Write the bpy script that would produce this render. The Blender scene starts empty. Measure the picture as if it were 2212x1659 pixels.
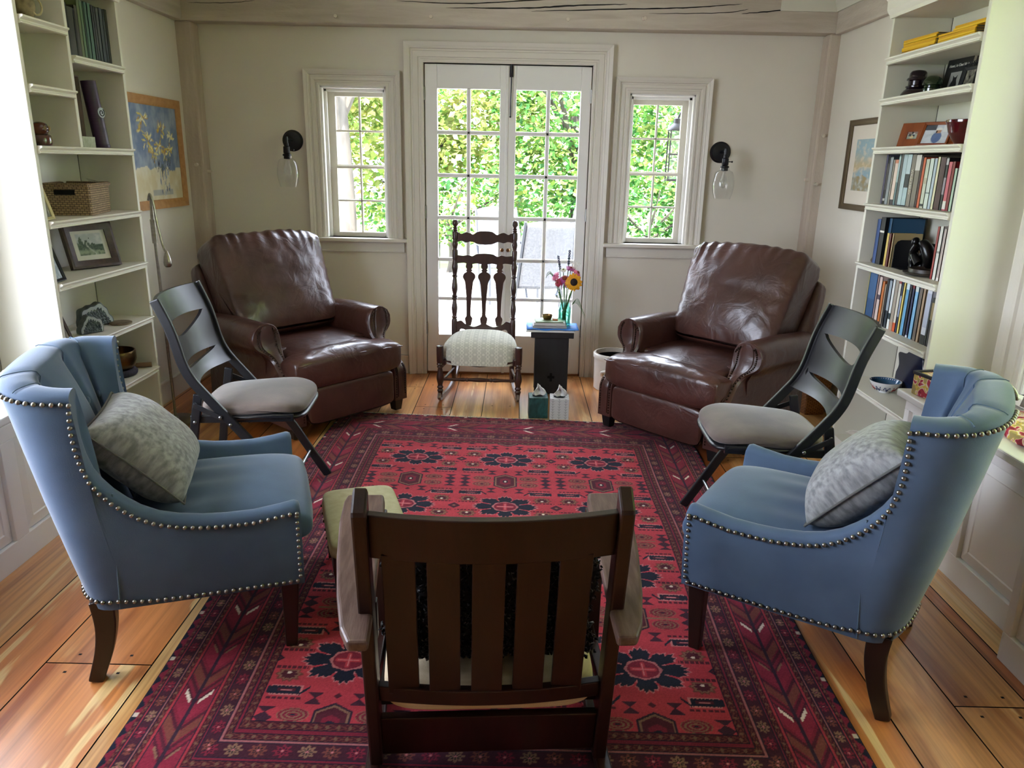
import bpy, bmesh, math, random
import numpy as np
from math import sin, cos, pi, radians, sqrt, atan2
from mathutils import Matrix, Vector, noise
random.seed(7)
SC = bpy.context.scene
COL = SC.collection

# ---------------------------------------------------------------- camera
def setup_camera():
    f, p, r, yw = 1625.0, radians(16.37), radians(1.2), radians(-0.22)
    F = Vector((sin(yw) * cos(p), cos(yw) * cos(p), -sin(p)))
    ri = Vector((cos(yw), -sin(yw), 0)); up = ri.cross(F)
    R = cos(r) * ri + sin(r) * up; U = -sin(r) * ri + cos(r) * up
    m = Matrix((R, U, -F)).transposed().to_4x4()
    m.translation = Vector((0, 0, 1.42))
    cd = bpy.data.cameras.new('camera'); co = bpy.data.objects.new('camera', cd)
    COL.objects.link(co); co.matrix_world = m
    cd.sensor_fit = 'HORIZONTAL'; cd.sensor_width = 36.0; cd.lens = 36.0 * f / 2212.0
    cd.clip_start = 0.05; cd.clip_end = 200
    SC.camera = co
setup_camera()

# ---------------------------------------------------------------- sky, sun, exposure
SC.view_settings.view_transform = 'Standard'
SC.view_settings.look = 'None'
SC.view_settings.exposure = 2.12
SC.view_settings.gamma = 1.0
SC.view_settings.use_curve_mapping = False
SC.cycles.use_denoising = True
SC.cycles.max_bounces = 10
SC.cycles.diffuse_bounces = 6
SC.cycles.transparent_max_bounces = 16
SC.cycles.caustics_reflective = False
SC.cycles.caustics_refractive = False
SC.cycles.sample_clamp_indirect = 6.0
W = bpy.data.worlds.new('sky'); SC.world = W; W.use_nodes = True
W.node_tree.nodes['Background'].inputs[0].default_value = (0.77, 0.84, 1.0, 1)
W.node_tree.nodes['Background'].inputs[1].default_value = 5.0
sl = bpy.data.lights.new('sun', 'SUN'); so = bpy.data.objects.new('sun', sl); COL.objects.link(so)
sl.energy = 12.0; sl.angle = radians(0.6); sl.color = (1.0, 0.95, 0.86)
so.rotation_euler = Vector((0.06, 0.47, -0.88)).to_track_quat('-Z', 'Y').to_euler()
def portal(name, c, sx, sy, d):
    l = bpy.data.lights.new(name, 'AREA'); l.shape = 'RECTANGLE'; l.size = sx; l.size_y = sy
    l.cycles.is_portal = True
    o = bpy.data.objects.new(name, l); COL.objects.link(o); o.location = c
    o.rotation_euler = Vector(d).to_track_quat('-Z', 'Y').to_euler()
portal('portal_door', (-.084, 5.3, 1.0), 1.1, 2.05, (0, -1, 0))
portal('portal_side_window_west', (-2.36, 1.77, 1.42), 2.0, 1.65, (1, 0, 0))
portal('portal_side_window_east', (2.17, 1.97, 1.42), 1.6, 1.65, (-1, 0, 0))
portal('portal_small_window_left', (-1.06, 5.3, 1.39), .44, .95, (0, -1, 0))
portal('portal_small_window_right', (.893, 5.3, 1.39), .44, .95, (0, -1, 0))

# ---------------------------------------------------------------- helpers
def lin(h):
    h = h.lstrip('#'); o = []
    for i in (0, 2, 4):
        c = int(h[i:i + 2], 16) / 255
        o.append(c / 12.92 if c <= .04045 else ((c + .055) / 1.055) ** 2.4)
    return (*o, 1.0)

def mat(name, col, rough=.5, metal=0., spec=.5, col2=None, vscale=(6, 6, 6), bump=0., bscale=(80, 80, 80), sheen=0.,
        coat=0., ramp=(.35, .7), detail=4., trans=0., attr=None, rvar=0., bdist=.01, vdist=0., hair=None, coords='Object'):
    m = bpy.data.materials.get(name)
    if m: return m
    m = bpy.data.materials.new(name); m.use_nodes = True
    nt = m.node_tree; N = nt.nodes; L = nt.links; b = N['Principled BSDF']
    c1 = lin(col) if isinstance(col, str) else col
    b.inputs['Base Color'].default_value = c1
    b.inputs['Roughness'].default_value = rough; b.inputs['Metallic'].default_value = metal
    b.inputs['Specular IOR Level'].default_value = spec
    if sheen: b.inputs['Sheen Weight'].default_value = sheen; b.inputs['Sheen Roughness'].default_value = .35
    if coat: b.inputs['Coat Weight'].default_value = coat; b.inputs['Coat Roughness'].default_value = .12
    if trans: b.inputs['Transmission Weight'].default_value = trans
    tc = N.new('ShaderNodeTexCoord')
    def nz(scale, det=4., dist=0.):
        mp = N.new('ShaderNodeMapping'); mp.inputs['Scale'].default_value = scale
        L.new(tc.outputs[coords], mp.inputs[0])
        n = N.new('ShaderNodeTexNoise'); n.inputs['Scale'].default_value = 1.0; n.inputs['Detail'].default_value = det
        n.inputs['Distortion'].default_value = dist
        L.new(mp.outputs[0], n.inputs['Vector']); return n
    base = None
    if attr:
        a = N.new('ShaderNodeAttribute'); a.attribute_name = attr; base = a.outputs['Color']
    if col2:
        c2 = lin(col2) if isinstance(col2, str) else col2
        n = nz(vscale, detail, vdist); cr = N.new('ShaderNodeValToRGB')
        cr.color_ramp.elements[0].position = ramp[0]; cr.color_ramp.elements[1].position = ramp[1]
        cr.color_ramp.elements[0].color = c1; cr.color_ramp.elements[1].color = c2
        L.new(n.outputs['Fac'], cr.inputs[0])
        if base:
            mx = N.new('ShaderNodeMix'); mx.data_type = 'RGBA'; mx.blend_type = 'MULTIPLY'; mx.inputs['Factor'].default_value = 1
            L.new(base, mx.inputs['A']); L.new(cr.outputs[0], mx.inputs['B']); base = mx.outputs['Result']
        else: base = cr.outputs[0]
        if rvar:
            mr = N.new('ShaderNodeMapRange'); mr.inputs['To Min'].default_value = rough - rvar; mr.inputs['To Max'].default_value = rough + rvar
            L.new(n.outputs['Fac'], mr.inputs['Value']); L.new(mr.outputs[0], b.inputs['Roughness'])
    if base: L.new(base, b.inputs['Base Color'])
    if bump:
        n = nz(bscale, 3.); bp = N.new('ShaderNodeBump'); bp.inputs['Strength'].default_value = bump; bp.inputs['Distance'].default_value = bdist
        L.new(n.outputs['Fac'], bp.inputs['Height']); L.new(bp.outputs[0], b.inputs['Normal'])
    return m

def glass(name, tint=(1, 1, 1, 1), ior=1.45, gl=1.0):
    """thin clear glass: see-through with Fresnel reflection"""
    m = bpy.data.materials.get(name)
    if m: return m
    m = bpy.data.materials.new(name); m.use_nodes = True; nt = m.node_tree; N = nt.nodes; L = nt.links
    N.remove(N['Principled BSDF'])
    t = N.new('ShaderNodeBsdfTransparent'); t.inputs[0].default_value = tint
    g = N.new('ShaderNodeBsdfGlossy'); g.inputs['Roughness'].default_value = .02
    fr = N.new('ShaderNodeLayerWeight'); fr.inputs[0].default_value = .5
    pw = N.new('ShaderNodeMath'); pw.operation = 'POWER'; pw.inputs[1].default_value = 4.0; L.new(fr.outputs['Facing'], pw.inputs[0])
    ml = N.new('ShaderNodeMath'); ml.operation = 'MULTIPLY_ADD'; ml.inputs[1].default_value = .75 * gl; ml.inputs[2].default_value = .035 * gl; L.new(pw.outputs[0], ml.inputs[0])
    mx = N.new('ShaderNodeMixShader'); L.new(ml.outputs[0], mx.inputs[0]); L.new(t.outputs[0], mx.inputs[1]); L.new(g.outputs[0], mx.inputs[2])
    L.new(mx.outputs[0], N['Material Output'].inputs[0]); return m

class MB:
    """collects shapes; build() links them as one mesh object"""
    def __init__(s): s.v = []; s.f = []; s.mi = []; s.c = []; s.M = Matrix(); s.m = 0; s.col = None
    def add(s, vs, fs):
        o = len(s.v); M = s.M
        s.v += [tuple(M @ Vector(p)) for p in vs]
        flip = M.determinant() < 0
        for f in fs:
            f = tuple(i + o for i in f); s.f.append(f[::-1] if flip else f); s.mi.append(s.m); s.c.append(s.col)
        return s
    def box(s, c, d, R=None):
        x, y, z = (q / 2 for q in d); c = Vector(c)
        vs = [Vector(p) for p in ((-x, -y, -z), (x, -y, -z), (x, y, -z), (-x, y, -z), (-x, -y, z), (x, -y, z), (x, y, z), (-x, y, z))]
        if R is not None: vs = [R @ p for p in vs]
        return s.add([c + p for p in vs], [(0, 3, 2, 1), (4, 5, 6, 7), (0, 1, 5, 4), (1, 2, 6, 5), (2, 3, 7, 6), (3, 0, 4, 7)])
    def bx(s, x0, x1, y0, y1, z0, z1): return s.box(((x0 + x1) / 2, (y0 + y1) / 2, (z0 + z1) / 2), (abs(x1 - x0), abs(y1 - y0), abs(z1 - z0)))
    def grid(s, P, cu=False, cv=False, capu=False):
        """P[i][j] points"""
        nu, nv = len(P), len(P[0]); vs = [p for r in P for p in r]; fs = []
        for i in range(nu if cu else nu - 1):
            for j in range(nv if cv else nv - 1):
                a = i * nv + j; b = i * nv + (j + 1) % nv; c = ((i + 1) % nu) * nv + (j + 1) % nv; d = ((i + 1) % nu) * nv + j
                fs.append((a, d, c, b))
        if capu: fs.append(tuple(range(nv))); fs.append(tuple((nu - 1) * nv + j for j in reversed(range(nv))))
        return s.add(vs, fs)
    def lathe(s, prof, n=24, c=(0, 0, 0), ax='z', cap=True):
        P = []
        for r, z in prof:
            row = []
            for j in range(n):
                a = 2 * pi * j / n; q = (r * cos(a), r * sin(a), z)
                if ax == 'y': q = (q[0], q[2], -q[1])
                if ax == 'x': q = (q[2], q[0], q[1])
                row.append((q[0] + c[0], q[1] + c[1], q[2] + c[2]))
            P.append(row)
        P = P[::-1]
        return s.grid(P, cv=True, capu=cap)
    def cyl(s, p0, p1, r0, r1=None, n=14):
        return s.tube([p0, p1], [r0, r0 if r1 is None else r1], n)
    def tube(s, pts, r, n=10, cap=True, closed=False, flat=None):
        pts = [Vector(p) for p in pts]; k = len(pts)
        if not isinstance(r, (list, tuple)): r = [r] * k
        P = []; up = None
        for i in range(k):
            if closed: t = pts[(i + 1) % k] - pts[i - 1]
            else: t = pts[min(i + 1, k - 1)] - pts[max(i - 1, 0)]
            t.normalize()
            if up is None:
                up = Vector((0, 0, 1)) if abs(t.z) < .9 else Vector((1, 0, 0))
            u = (up - t * up.dot(t)).normalized(); w = t.cross(u); up = u
            fl = flat or (1, 1)
            P.append([pts[i] + (u * cos(2 * pi * j / n) * fl[0] + w * sin(2 * pi * j / n) * fl[1]) * r[i] for j in range(n)])
        return s.grid(P[::-1] if False else P, cu=closed, cv=True, capu=cap and not closed) if True else s
    def bar(s, pts, w, h, up=(0, 0, 1)):
        """rectangular bar swept along pts: w across, h along up"""
        pts = [Vector(p) for p in pts]; k = len(pts); P = []; up = Vector(up)
        if not isinstance(w, (list, tuple)): w = [w] * k
        if not isinstance(h, (list, tuple)): h = [h] * k
        for i in range(k):
            t = (pts[min(i + 1, k - 1)] - pts[max(i - 1, 0)]).normalized()
            a = t.cross(up).normalized(); b = a.cross(t)
            P.append([pts[i] + a * x * w[i] / 2 + b * y * h[i] / 2 for x, y in ((-1, -1), (1, -1), (1, 1), (-1, 1))])
        return s.grid(P, cv=True, capu=True)
    def prism(s, poly, d0, d1, ax='y'):
        """poly (a,b) pairs extruded along ax"""
        n = len(poly)
        def pt(a, b, d): return {'y': (a, d, b), 'z': (a, b, d), 'x': (d, a, b)}[ax]
        vs = [pt(a, b, d0) for a, b in poly] + [pt(a, b, d1) for a, b in poly]
        ar = sum(poly[i][0] * poly[(i + 1) % n][1] - poly[(i + 1) % n][0] * poly[i][1] for i in range(n))
        fl = (ar > 0) ^ (d1 < d0) ^ (ax == 'y')
        fs = [tuple(range(n))[::-1], tuple(range(n, 2 * n))] + [(i, (i + 1) % n, n + (i + 1) % n, n + i) for i in range(n)]
        if not fl: fs = [f[::-1] for f in fs]
        return s.add(vs, fs)
    def sphere(s, c, r, nu=12, nv=18):
        if not isinstance(r, (list, tuple)): r = (r, r, r)
        P = []
        for i in range(nu + 1):
            a = pi * i / nu; k = max(sin(a), 1e-3)
            P.append([(c[0] + r[0] * k * cos(2 * pi * j / nv), c[1] + r[1] * k * sin(2 * pi * j / nv), c[2] + r[2] * cos(a)) for j in range(nv)])
        return s.grid(P, cv=True, capu=True)
    def build(s, name, m, parent=None, bevel=0, seg=2, sub=0, solid=0, smooth=None, ang=40, loc=None, recalc=False):
        me = bpy.data.meshes.new(name); me.from_pydata(s.v, [], s.f); me.validate()
        ms = m if isinstance(m, (list, tuple)) else [m]
        for k in ms: me.materials.append(k)
        if len(ms) > 1: me.polygons.foreach_set('material_index', s.mi[:len(me.polygons)])
        if any(c is not None for c in s.c):
            ca = me.color_attributes.new('col', 'FLOAT_COLOR', 'CORNER'); arr = []
            for p in me.polygons: arr += list(s.c[p.index] or (1, 1, 1, 1)) * p.loop_total
            ca.data.foreach_set('color', arr)
        if recalc:
            bm = bmesh.new(); bm.from_mesh(me); bmesh.ops.remove_doubles(bm, verts=bm.verts, dist=1e-5)
            bmesh.ops.recalc_face_normals(bm, faces=bm.faces); bm.to_mesh(me); bm.free()
        if smooth is None: smooth = not bevel
        if smooth:
            me.polygons.foreach_set('use_smooth', [True] * len(me.polygons))
            if not sub: me.set_sharp_from_angle(angle=radians(ang))
        o = bpy.data.objects.new(name, me); COL.objects.link(o)
        if parent is not None: o.parent = parent
        if loc: o.location = loc
        if solid:
            d = o.modifiers.new('solid', 'SOLIDIFY'); d.thickness = solid; d.offset = 0
        if bevel:
            d = o.modifiers.new('bevel', 'BEVEL'); d.width = bevel; d.segments = seg; d.limit_method = 'ANGLE'; d.angle_limit = radians(50)
        if sub:
            d = o.modifiers.new('sub', 'SUBSURF'); d.levels = sub; d.render_levels = sub
        return o

def tag(o, label, cat, group=None):
    o['label'] = label; o['category'] = cat
    if group: o['group'] = group
    return o
def thing(name, label, cat, loc=(0, 0, 0), rz=0, group=None):
    o = bpy.data.objects.new(name, None); COL.objects.link(o)
    o.location = loc; o.rotation_euler = (0, 0, rz); o.empty_display_size = .1
    return tag(o, label, cat, group)
def struct(o):
    o['kind'] = 'structure'; return o
def dup(root, loc=None, rz=None, label=None, group=None, parent=None):
    r = root.copy(); COL.objects.link(r)
    if parent is not None: r.parent = parent
    if loc is not None: r.location = loc
    if rz is not None: r.rotation_euler = (0, 0, rz)
    if label: r['label'] = label
    if group: r['group'] = group
    for ch in [c for c in root.children]: dup(ch, parent=r)
    return r
def text(name, s, size, m, parent, M, ext=.0006, align='CENTER'):
    cu = bpy.data.curves.new(name, 'FONT'); cu.body = s; cu.size = size; cu.extrude = ext
    cu.align_x = align; cu.align_y = 'CENTER'; cu.resolution_u = 3
    tmp = bpy.data.objects.new('tmp_text', cu); COL.objects.link(tmp)
    dg = bpy.context.evaluated_depsgraph_get(); me = bpy.data.meshes.new_from_object(tmp.evaluated_get(dg))
    bpy.data.objects.remove(tmp); bpy.data.curves.remove(cu); me.materials.clear(); me.materials.append(m)
    o = bpy.data.objects.new(name, me); COL.objects.link(o)
    if parent is not None: o.parent = parent
    o.matrix_local = M; return o
def fbm(x, y, z=0, oct=3):
    v = 0; a = 1
    for i in range(oct): v += a * noise.noise(Vector((x, y, z))); x *= 2; y *= 2; z *= 2; a *= .5
    return v
def RX(a): return Matrix.Rotation(a, 4, 'X')
def RY(a): return Matrix.Rotation(a, 4, 'Y')
def RZ(a): return Matrix.Rotation(a, 4, 'Z')
def T(*p): return Matrix.Translation(Vector(p))
def S(x, y, z): return Matrix.Diagonal((x, y, z, 1))
def arc(c, r, a0, a1, n): return [(c[0] + r * cos(radians(a0 + (a1 - a0) * i / n)), c[1] + r * sin(radians(a0 + (a1 - a0) * i / n))) for i in range(n + 1)]
def spline(pts, n=8):
    """Catmull-Rom through pts (tuples of any length)"""
    out = []; k = len(pts)
    for i in range(k - 1):
        p0 = pts[max(i - 1, 0)]; p1 = pts[i]; p2 = pts[i + 1]; p3 = pts[min(i + 2, k - 1)]
        for j in range(n):
            t = j / n
            out.append(tuple(.5 * (2 * b + (c - a) * t + (2 * a - 5 * b + 4 * c - d) * t * t + (3 * b - a - 3 * c + d) * t ** 3) for a, b, c, d in zip(p0, p1, p2, p3)))
    out.append(tuple(pts[-1])); return out
# ================================================================= SETTING
M_wall = mat('wall_paint', '#d6cfc1', .8, col2='#dbd5c8', vscale=(2, 2, 2), bump=.04, bscale=(120, 120, 120))
M_trim = mat('trim_paint', '#d3cdc2', .45, spec=.4)
M_white = mat('white_paint', '#e3e1dc', .4, spec=.45)
M_shelf = mat('shelf_paint', '#d9d6c8', .45, spec=.4)
M_ceil = mat('ceiling_paint', '#d8d4c8', .85)
M_beam = mat('whitewashed_timber', '#b3a393', .8, col2='#c6b9aa', vscale=(22, 22, 2.5), vdist=.6, bump=.25, bscale=(60, 60, 60), ramp=(.3, .75))
M_beam_x = mat('whitewashed_tie_beam', '#b3a798', .8, col2='#c9bfb1', vscale=(2.5, 22, 22), vdist=.6, bump=.25, bscale=(30, 90, 90), ramp=(.3, .75))
M_beam_y = mat('whitewashed_side_beam', '#b3a798', .8, col2='#c9bfb1', vscale=(22, 2.5, 22), vdist=.6, bump=.25, bscale=(90, 30, 90), ramp=(.3, .75))
M_glass = glass('window_glass')
M_iron = mat('black_iron', '#15151a', .4, metal=.3)
M_dark = mat('shadow_gap', '#14110e', .9)

YB = 5.057; XL = -2.096; XR = 1.91; ZC = 2.42
def wall_with_holes(name, u0, u1, holes, at, th, ax):
    """wall panel from u0..u1, z 0..ZC with rectangular holes (u0,u1,z0,z1)"""
    us = sorted({u0, u1, *[h[0] for h in holes], *[h[1] for h in holes]}); zs = sorted({0, ZC, *[h[2] for h in holes], *[h[3] for h in holes]})
    b = MB()
    for i in range(len(us) - 1):
        for j in range(len(zs) - 1):
            cu = (us[i] + us[i + 1]) / 2; cz = (zs[j] + zs[j + 1]) / 2
            if any(h[0] < cu < h[1] and h[2] < cz < h[3] for h in holes): continue
            if ax == 'x': b.bx(us[i], us[i + 1], at, at + th, zs[j], zs[j + 1])
            else: b.bx(at, at + th, us[i], us[i + 1], zs[j], zs[j + 1])
    return struct(b.build(name, M_wall, smooth=False))
DOOR = (-.614, .446, 0, 2.010); WL = (-1.268, -.852, .925, 1.863); WR = (.686, 1.100, .925, 1.853)
SWR = (1.20, 2.74, .62, 2.22); SWL = (.80, 2.74, .62, 2.22)
wall_with_holes('wall_back', XL - .2, XR + .2, [DOOR, WL, WR], YB, .17, 'x')
wall_with_holes('wall_left', -2.7, YB, [SWL], XL, -.2, 'y')
wall_with_holes('wall_right', -2.7, YB, [SWR], XR, .2, 'y')
wall_with_holes('wall_front', XL - .2, XR + .2, [], -2.7, -.15, 'x')
b = MB(); b.bx(XL - .5, XR + .5, -3.2, YB + .45, ZC, ZC + .2); struct(b.build('ceiling', M_ceil, smooth=False))

# ---- floor: wide pine planks running to the doors
def floor():
    m = bpy.data.materials.new('varnished_pine'); m.use_nodes = True; nt = m.node_tree; N = nt.nodes; L = nt.links; p = N['Principled BSDF']
    tc = N.new('ShaderNodeTexCoord'); a = N.new('ShaderNodeAttribute'); a.attribute_name = 'col'
    rnd = N.new('ShaderNodeSeparateColor'); a2 = N.new('ShaderNodeAttribute'); a2.attribute_name = 'rnd'
    L.new(a2.outputs['Color'], rnd.inputs[0])
    cmb = N.new('ShaderNodeCombineXYZ'); mm = N.new('ShaderNodeMath'); mm.operation = 'MULTIPLY'; mm.inputs[1].default_value = 37.0
    L.new(rnd.outputs[0], mm.inputs[0]); L.new(mm.outputs[0], cmb.inputs[1]); L.new(mm.outputs[0], cmb.inputs[2])
    ad = N.new('ShaderNodeVectorMath'); ad.operation = 'ADD'; L.new(tc.outputs['Object'], ad.inputs[0]); L.new(cmb.outputs[0], ad.inputs[1])
    mp = N.new('ShaderNodeMapping'); mp.inputs['Scale'].default_value = (14, .55, 1); L.new(ad.outputs[0], mp.inputs[0])
    n1 = N.new('ShaderNodeTexNoise'); n1.inputs['Scale'].default_value = 1; n1.inputs['Detail'].default_value = 5; n1.inputs['Distortion'].default_value = .9; L.new(mp.outputs[0], n1.inputs['Vector'])
    mp2 = N.new('ShaderNodeMapping'); mp2.inputs['Scale'].default_value = (110, 2.2, 1); L.new(ad.outputs[0], mp2.inputs[0])
    n2 = N.new('ShaderNodeTexNoise'); n2.inputs['Scale'].default_value = 1; n2.inputs['Detail'].default_value = 3; L.new(mp2.outputs[0], n2.inputs['Vector'])
    mp3 = N.new('ShaderNodeMapping'); mp3.inputs['Scale'].default_value = (5, .55, 1); L.new(ad.outputs[0], mp3.inputs[0])
    n3 = N.new('ShaderNodeTexNoise'); n3.inputs['Scale'].default_value = 1; n3.inputs['Detail'].default_value = 4; n3.inputs['Distortion'].default_value = 1.6; L.new(mp3.outputs[0], n3.inputs['Vector'])
    def ramp(n, els):
        r = N.new('ShaderNodeValToRGB'); e = r.color_ramp.elements
        e[0].position, e[0].color = els[0][0], els[0][1]; e[1].position, e[1].color = els[-1][0], els[-1][1]
        for q in els[1:-1]: k = e.new(q[0]); k.color = q[1]
        L.new(n.outputs['Fac'], r.inputs[0]); return r.outputs[0]
    g = lambda v: (v, v, v, 1)
    c1 = ramp(n1, [(.3, (.62, .50, .40, 1)), (.5, (1, 1, 1, 1)), (.72, (1.18, 1.12, 1.0, 1))])
    c2 = ramp(n2, [(.3, g(.8)), (.6, g(1.05))])
    c3 = ramp(n3, [(.34, (.60, .42, .30, 1)), (.5, (1, 1, 1, 1)), (.66, (1.05, 1.1, 1.1, 1))])
    cur = a.outputs['Color']
    for c in (c1, c2, c3):
        mx = N.new('ShaderNodeMix'); mx.data_type = 'RGBA'; mx.blend_type = 'MULTIPLY'; mx.inputs['Factor'].default_value = 1; mx.clamp_result = False
        L.new(cur, mx.inputs['A']); L.new(c, mx.inputs['B']); cur = mx.outputs['Result']
    sap = ramp(n3, [(.62, g(0)), (.65, g(1))])
    mx = N.new('ShaderNodeMix'); mx.data_type = 'RGBA'; L.new(sap, mx.inputs['Factor']); L.new(cur, mx.inputs['A'])
    sm = N.new('ShaderNodeMix'); sm.data_type = 'RGBA'; sm.blend_type = 'MULTIPLY'; sm.inputs['Factor'].default_value = 1; sm.inputs['A'].default_value = (.70, .46, .20, 1); L.new(c2, sm.inputs['B'])
    L.new(sm.outputs['Result'], mx.inputs['B']); cur = mx.outputs['Result']
    L.new(cur, p.inputs['Base Color'])
    p.inputs['Roughness'].default_value = .30; p.inputs['Specular IOR Level'].default_value = .5
    p.inputs['Coat Weight'].default_value = .35; p.inputs['Coat Roughness'].default_value = .10
    bp = N.new('ShaderNodeBump'); bp.inputs['Strength'].default_value = .06; bp.inputs['Distance'].default_value = .003
    L.new(n3.outputs['Fac'], bp.inputs['Height']); L.new(bp.outputs[0], p.inputs['Normal'])
    R = random.Random(11); b = MB(); rn = []
    xs = [-2.28, -2.06, -1.76, -1.52, -1.345, -1.036, -.978, -.80, -.597, -.376, -.191, .03, .24, .45, .68, .86, 1.035, 1.237, 1.45, 1.50, 1.72, 2.09]
    tones = {"o": (.50, .185, .055, 1), 'r': (.36, .115, .035, 1), 't': (.60, .295, .105, 1), 'l': (.72, .45, .18, 1), 'y': (.62, .36, .125, 1)}
    order = 'orooolttottytttottoyloor'
    gap = .0022
    for i in range(len(xs) - 1):
        y = -2.7 - R.random() * 1.5
        while y < YB + .17:
            ln = R.uniform(2.4, 4.6); y2 = min(y + ln, YB + .17)
            x0, x1 = xs[i] + gap, xs[i + 1] - gap
            k = order[i]
            if R.random() < .10: k = R.choice('ot')
            t = tones[k]; j = R.uniform(.88, 1.1)
            b.col = (t[0] * j, t[1] * j, t[2] * j, 1); b.m = 0
            b.add([(x0, y + gap, 0), (x1, y + gap, 0), (x1, y2 - gap, 0), (x0, y2 - gap, 0)], [(0, 1, 2, 3)]); rn.append(R.random())
            b.m = 1; b.col = (.02, .015, .01, 1)
            for yy in (y + .04, y2 - .04, (y + y2) / 2):
                for xx in ((x0 * 3 + x1) / 4, (x0 + x1 * 3) / 4) if x1 - x0 > .1 else ((x0 + x1) / 2,):
                    s = .0045; b.add([(xx - s, yy - s * .8, .0006), (xx + s, yy - s * .8, .0006), (xx + s, yy + s, .0006), (xx - s, yy + s, .0006)], [(0, 1, 2, 3)]); rn.append(0)
            y = y2
    b.m = 1; b.col = (.02, .015, .01, 1); b.bx(-2.29, 2.10, -2.84, YB + .165, -.12, -.004); rn += [0] * 6
    o = b.build('floor', [m, M_dark], smooth=False)
    ra = o.data.color_attributes.new('rnd', 'FLOAT_COLOR', 'CORNER'); arr = []
    for q in o.data.polygons: v = rn[q.index]; arr += [v, v, v, 1] * q.loop_total
    ra.data.foreach_set('color', arr)
    struct(o)
floor()

# ---- timber frame
def timber(name, x0, x1, y0, y1, z0, z1, parent=None, ch=.006, m=None):
    b = MB(); b.bx(x0, x1, y0, y1, z0, z1); o = b.build(name, m or M_beam, bevel=ch); return struct(o)
bb = timber('trim_1', XL, XR, 4.93, YB, 2.203, ZC + .05, m=M_beam_x)
timber('trim_2', XL, -2.045, -2.6, 4.93, 2.20, ZC + .05, m=M_beam_y)
timber('trim_3', 1.872, XR, -2.6, 4.93, 2.195, ZC + .05, m=M_beam_y)
po = timber('trim_4', XL - .01, -2.0, 4.938, YB, 0, 2.203, ch=.012)
pr_ = timber('trim_5', 1.846, XR + .01, 4.934, YB, 0, 2.203, ch=.012)
M_peg = mat('pale_peg', '#cfc4b4', .7)
def pegs(par, lst):
    for p, d in lst:
        b = MB(); p = Vector(p); d = Vector(d); b.cyl(p, p + d * .022, .011, .010, 10); b.build('wooden_peg', M_peg, par)
pegs(bb, [((-1.12, 4.93, 2.24), (.1, -1, 0)), ((.72, 4.93, 2.262), (.3, -1, 0)), ((-.55, 4.93, 2.25), (0, -.3, 0)), ((.27, 4.93, 2.25), (0, -.3, 0))])
pegs(po, [((-2.04, 4.938, 1.37), (0, -1, 0)), ((-2.0, 5.0, 1.33), (1, 0, 0))])
pegs(pr_, [((1.87, 4.934, 1.33), (0, -1, 0)), ((1.846, 5.0, 1.355), (-1, 0, 0)), ((1.88, 4.934, 1.62), (0, -.6, 0))])
def cracks():
    """long drying checks in the tie beam, thin dark wedges let into its face"""
    b = MB(); R = random.Random(4); y = 4.9296
    for pts, w in ((((-2.0, 2.300), (-1.78, 2.302), (-1.60, 2.318)), .003), (((-.75, 2.332), (-.35, 2.325), (.10, 2.352), (.35, 2.368)), .006), (((-.46, 2.300), (.0, 2.306), (.3, 2.325), (.62, 2.338)), .0085),
                   (((.05, 2.29), (.55, 2.31), (.95, 2.325), (1.3, 2.352)), .007), (((.75, 2.29), (1.2, 2.303), (1.34, 2.326)), .004), (((1.3, 2.30), (1.45, 2.313), (1.68, 2.338)), .006), (((-1.3, 2.35), (-.9, 2.342), (-.6, 2.36)), .003)):
        q = spline(pts, 10); n = len(q); top = []; bot = []
        for i, (x, z) in enumerate(q):
            t = i / (n - 1); k = w * (sin(pi * t) ** .6) * R.uniform(.75, 1.1) / 2 + .0004; j = R.uniform(-.0012, .0012)
            top.append((x, y, z + k + j)); bot.append((x, y, z - k + j))
        b.grid([bot, top])
    b.build('drying_crack', M_dark, bb, smooth=False)
cracks()
# crown moulding under the ceiling in the right corner
def crown_prof(d, h): return [(0, 0), (-.012, 0), (-.016, h * .12), (-.022, h * .18), (-.03, h * .3), (-d * .55, h * .62), (-d * .8, h * .78), (-d, h * .82), (-d, h), (0, h)]
def crown(name, p0, p1, out, d, h, m, miter0=0, miter1=0, parent=None):
    """moulding from p0 to p1 (bottom back edge); out = unit vector into the room"""
    p0, p1, out = Vector(p0), Vector(p1), Vector(out); t = (p1 - p0).normalized(); P = []
    for p, mi in ((p0, miter0), (p1, miter1)):
        P.append([p + out * (-a) + Vector((0, 0, z)) + t * (-a) * mi for a, z in crown_prof(d, h)])
    b = MB(); b.grid(P, cv=True, capu=True); return b.build(name, m, parent, smooth=True, ang=25, recalc=True)
M_crown = mat('crown_paint', '#d3d1c2', .5)
struct(crown('trim_6', (1.53, 4.93, 2.318), (1.872, 4.93, 2.318), (0, -1, 0), .09, .13, M_crown, 0, -1))
struct(crown('trim_7', (1.872, 4.93, 2.318), (1.872, 3.9, 2.318), (-1, 0, 0), .09, .13, M_crown, 1, 0))

# ---- baseboards
def base(name, x0, x1, y0, y1, h=.118):
    b = MB(); b.bx(x0, x1, y0, y1, 0, h); d = .006
    if abs(x1 - x0) > abs(y1 - y0): b.bx(x0, x1, y0 - d, y1, h, h + .012)
    else: b.bx(x0 - (d if x0 > 0 else 0), x1 + (d if x0 < 0 else 0), y0, y1, h, h + .012)
    return struct(b.build(name, M_trim, bevel=.003))
base('baseboard_back', -2.0, -.737, YB - .018, YB); base('baseboard_back', .567, 1.846, YB - .018, YB)
base('baseboard_left', XL, XL + .018, 3.72, 4.938); base('baseboard_right', XR - .018, XR, 3.72, 4.934)

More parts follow.
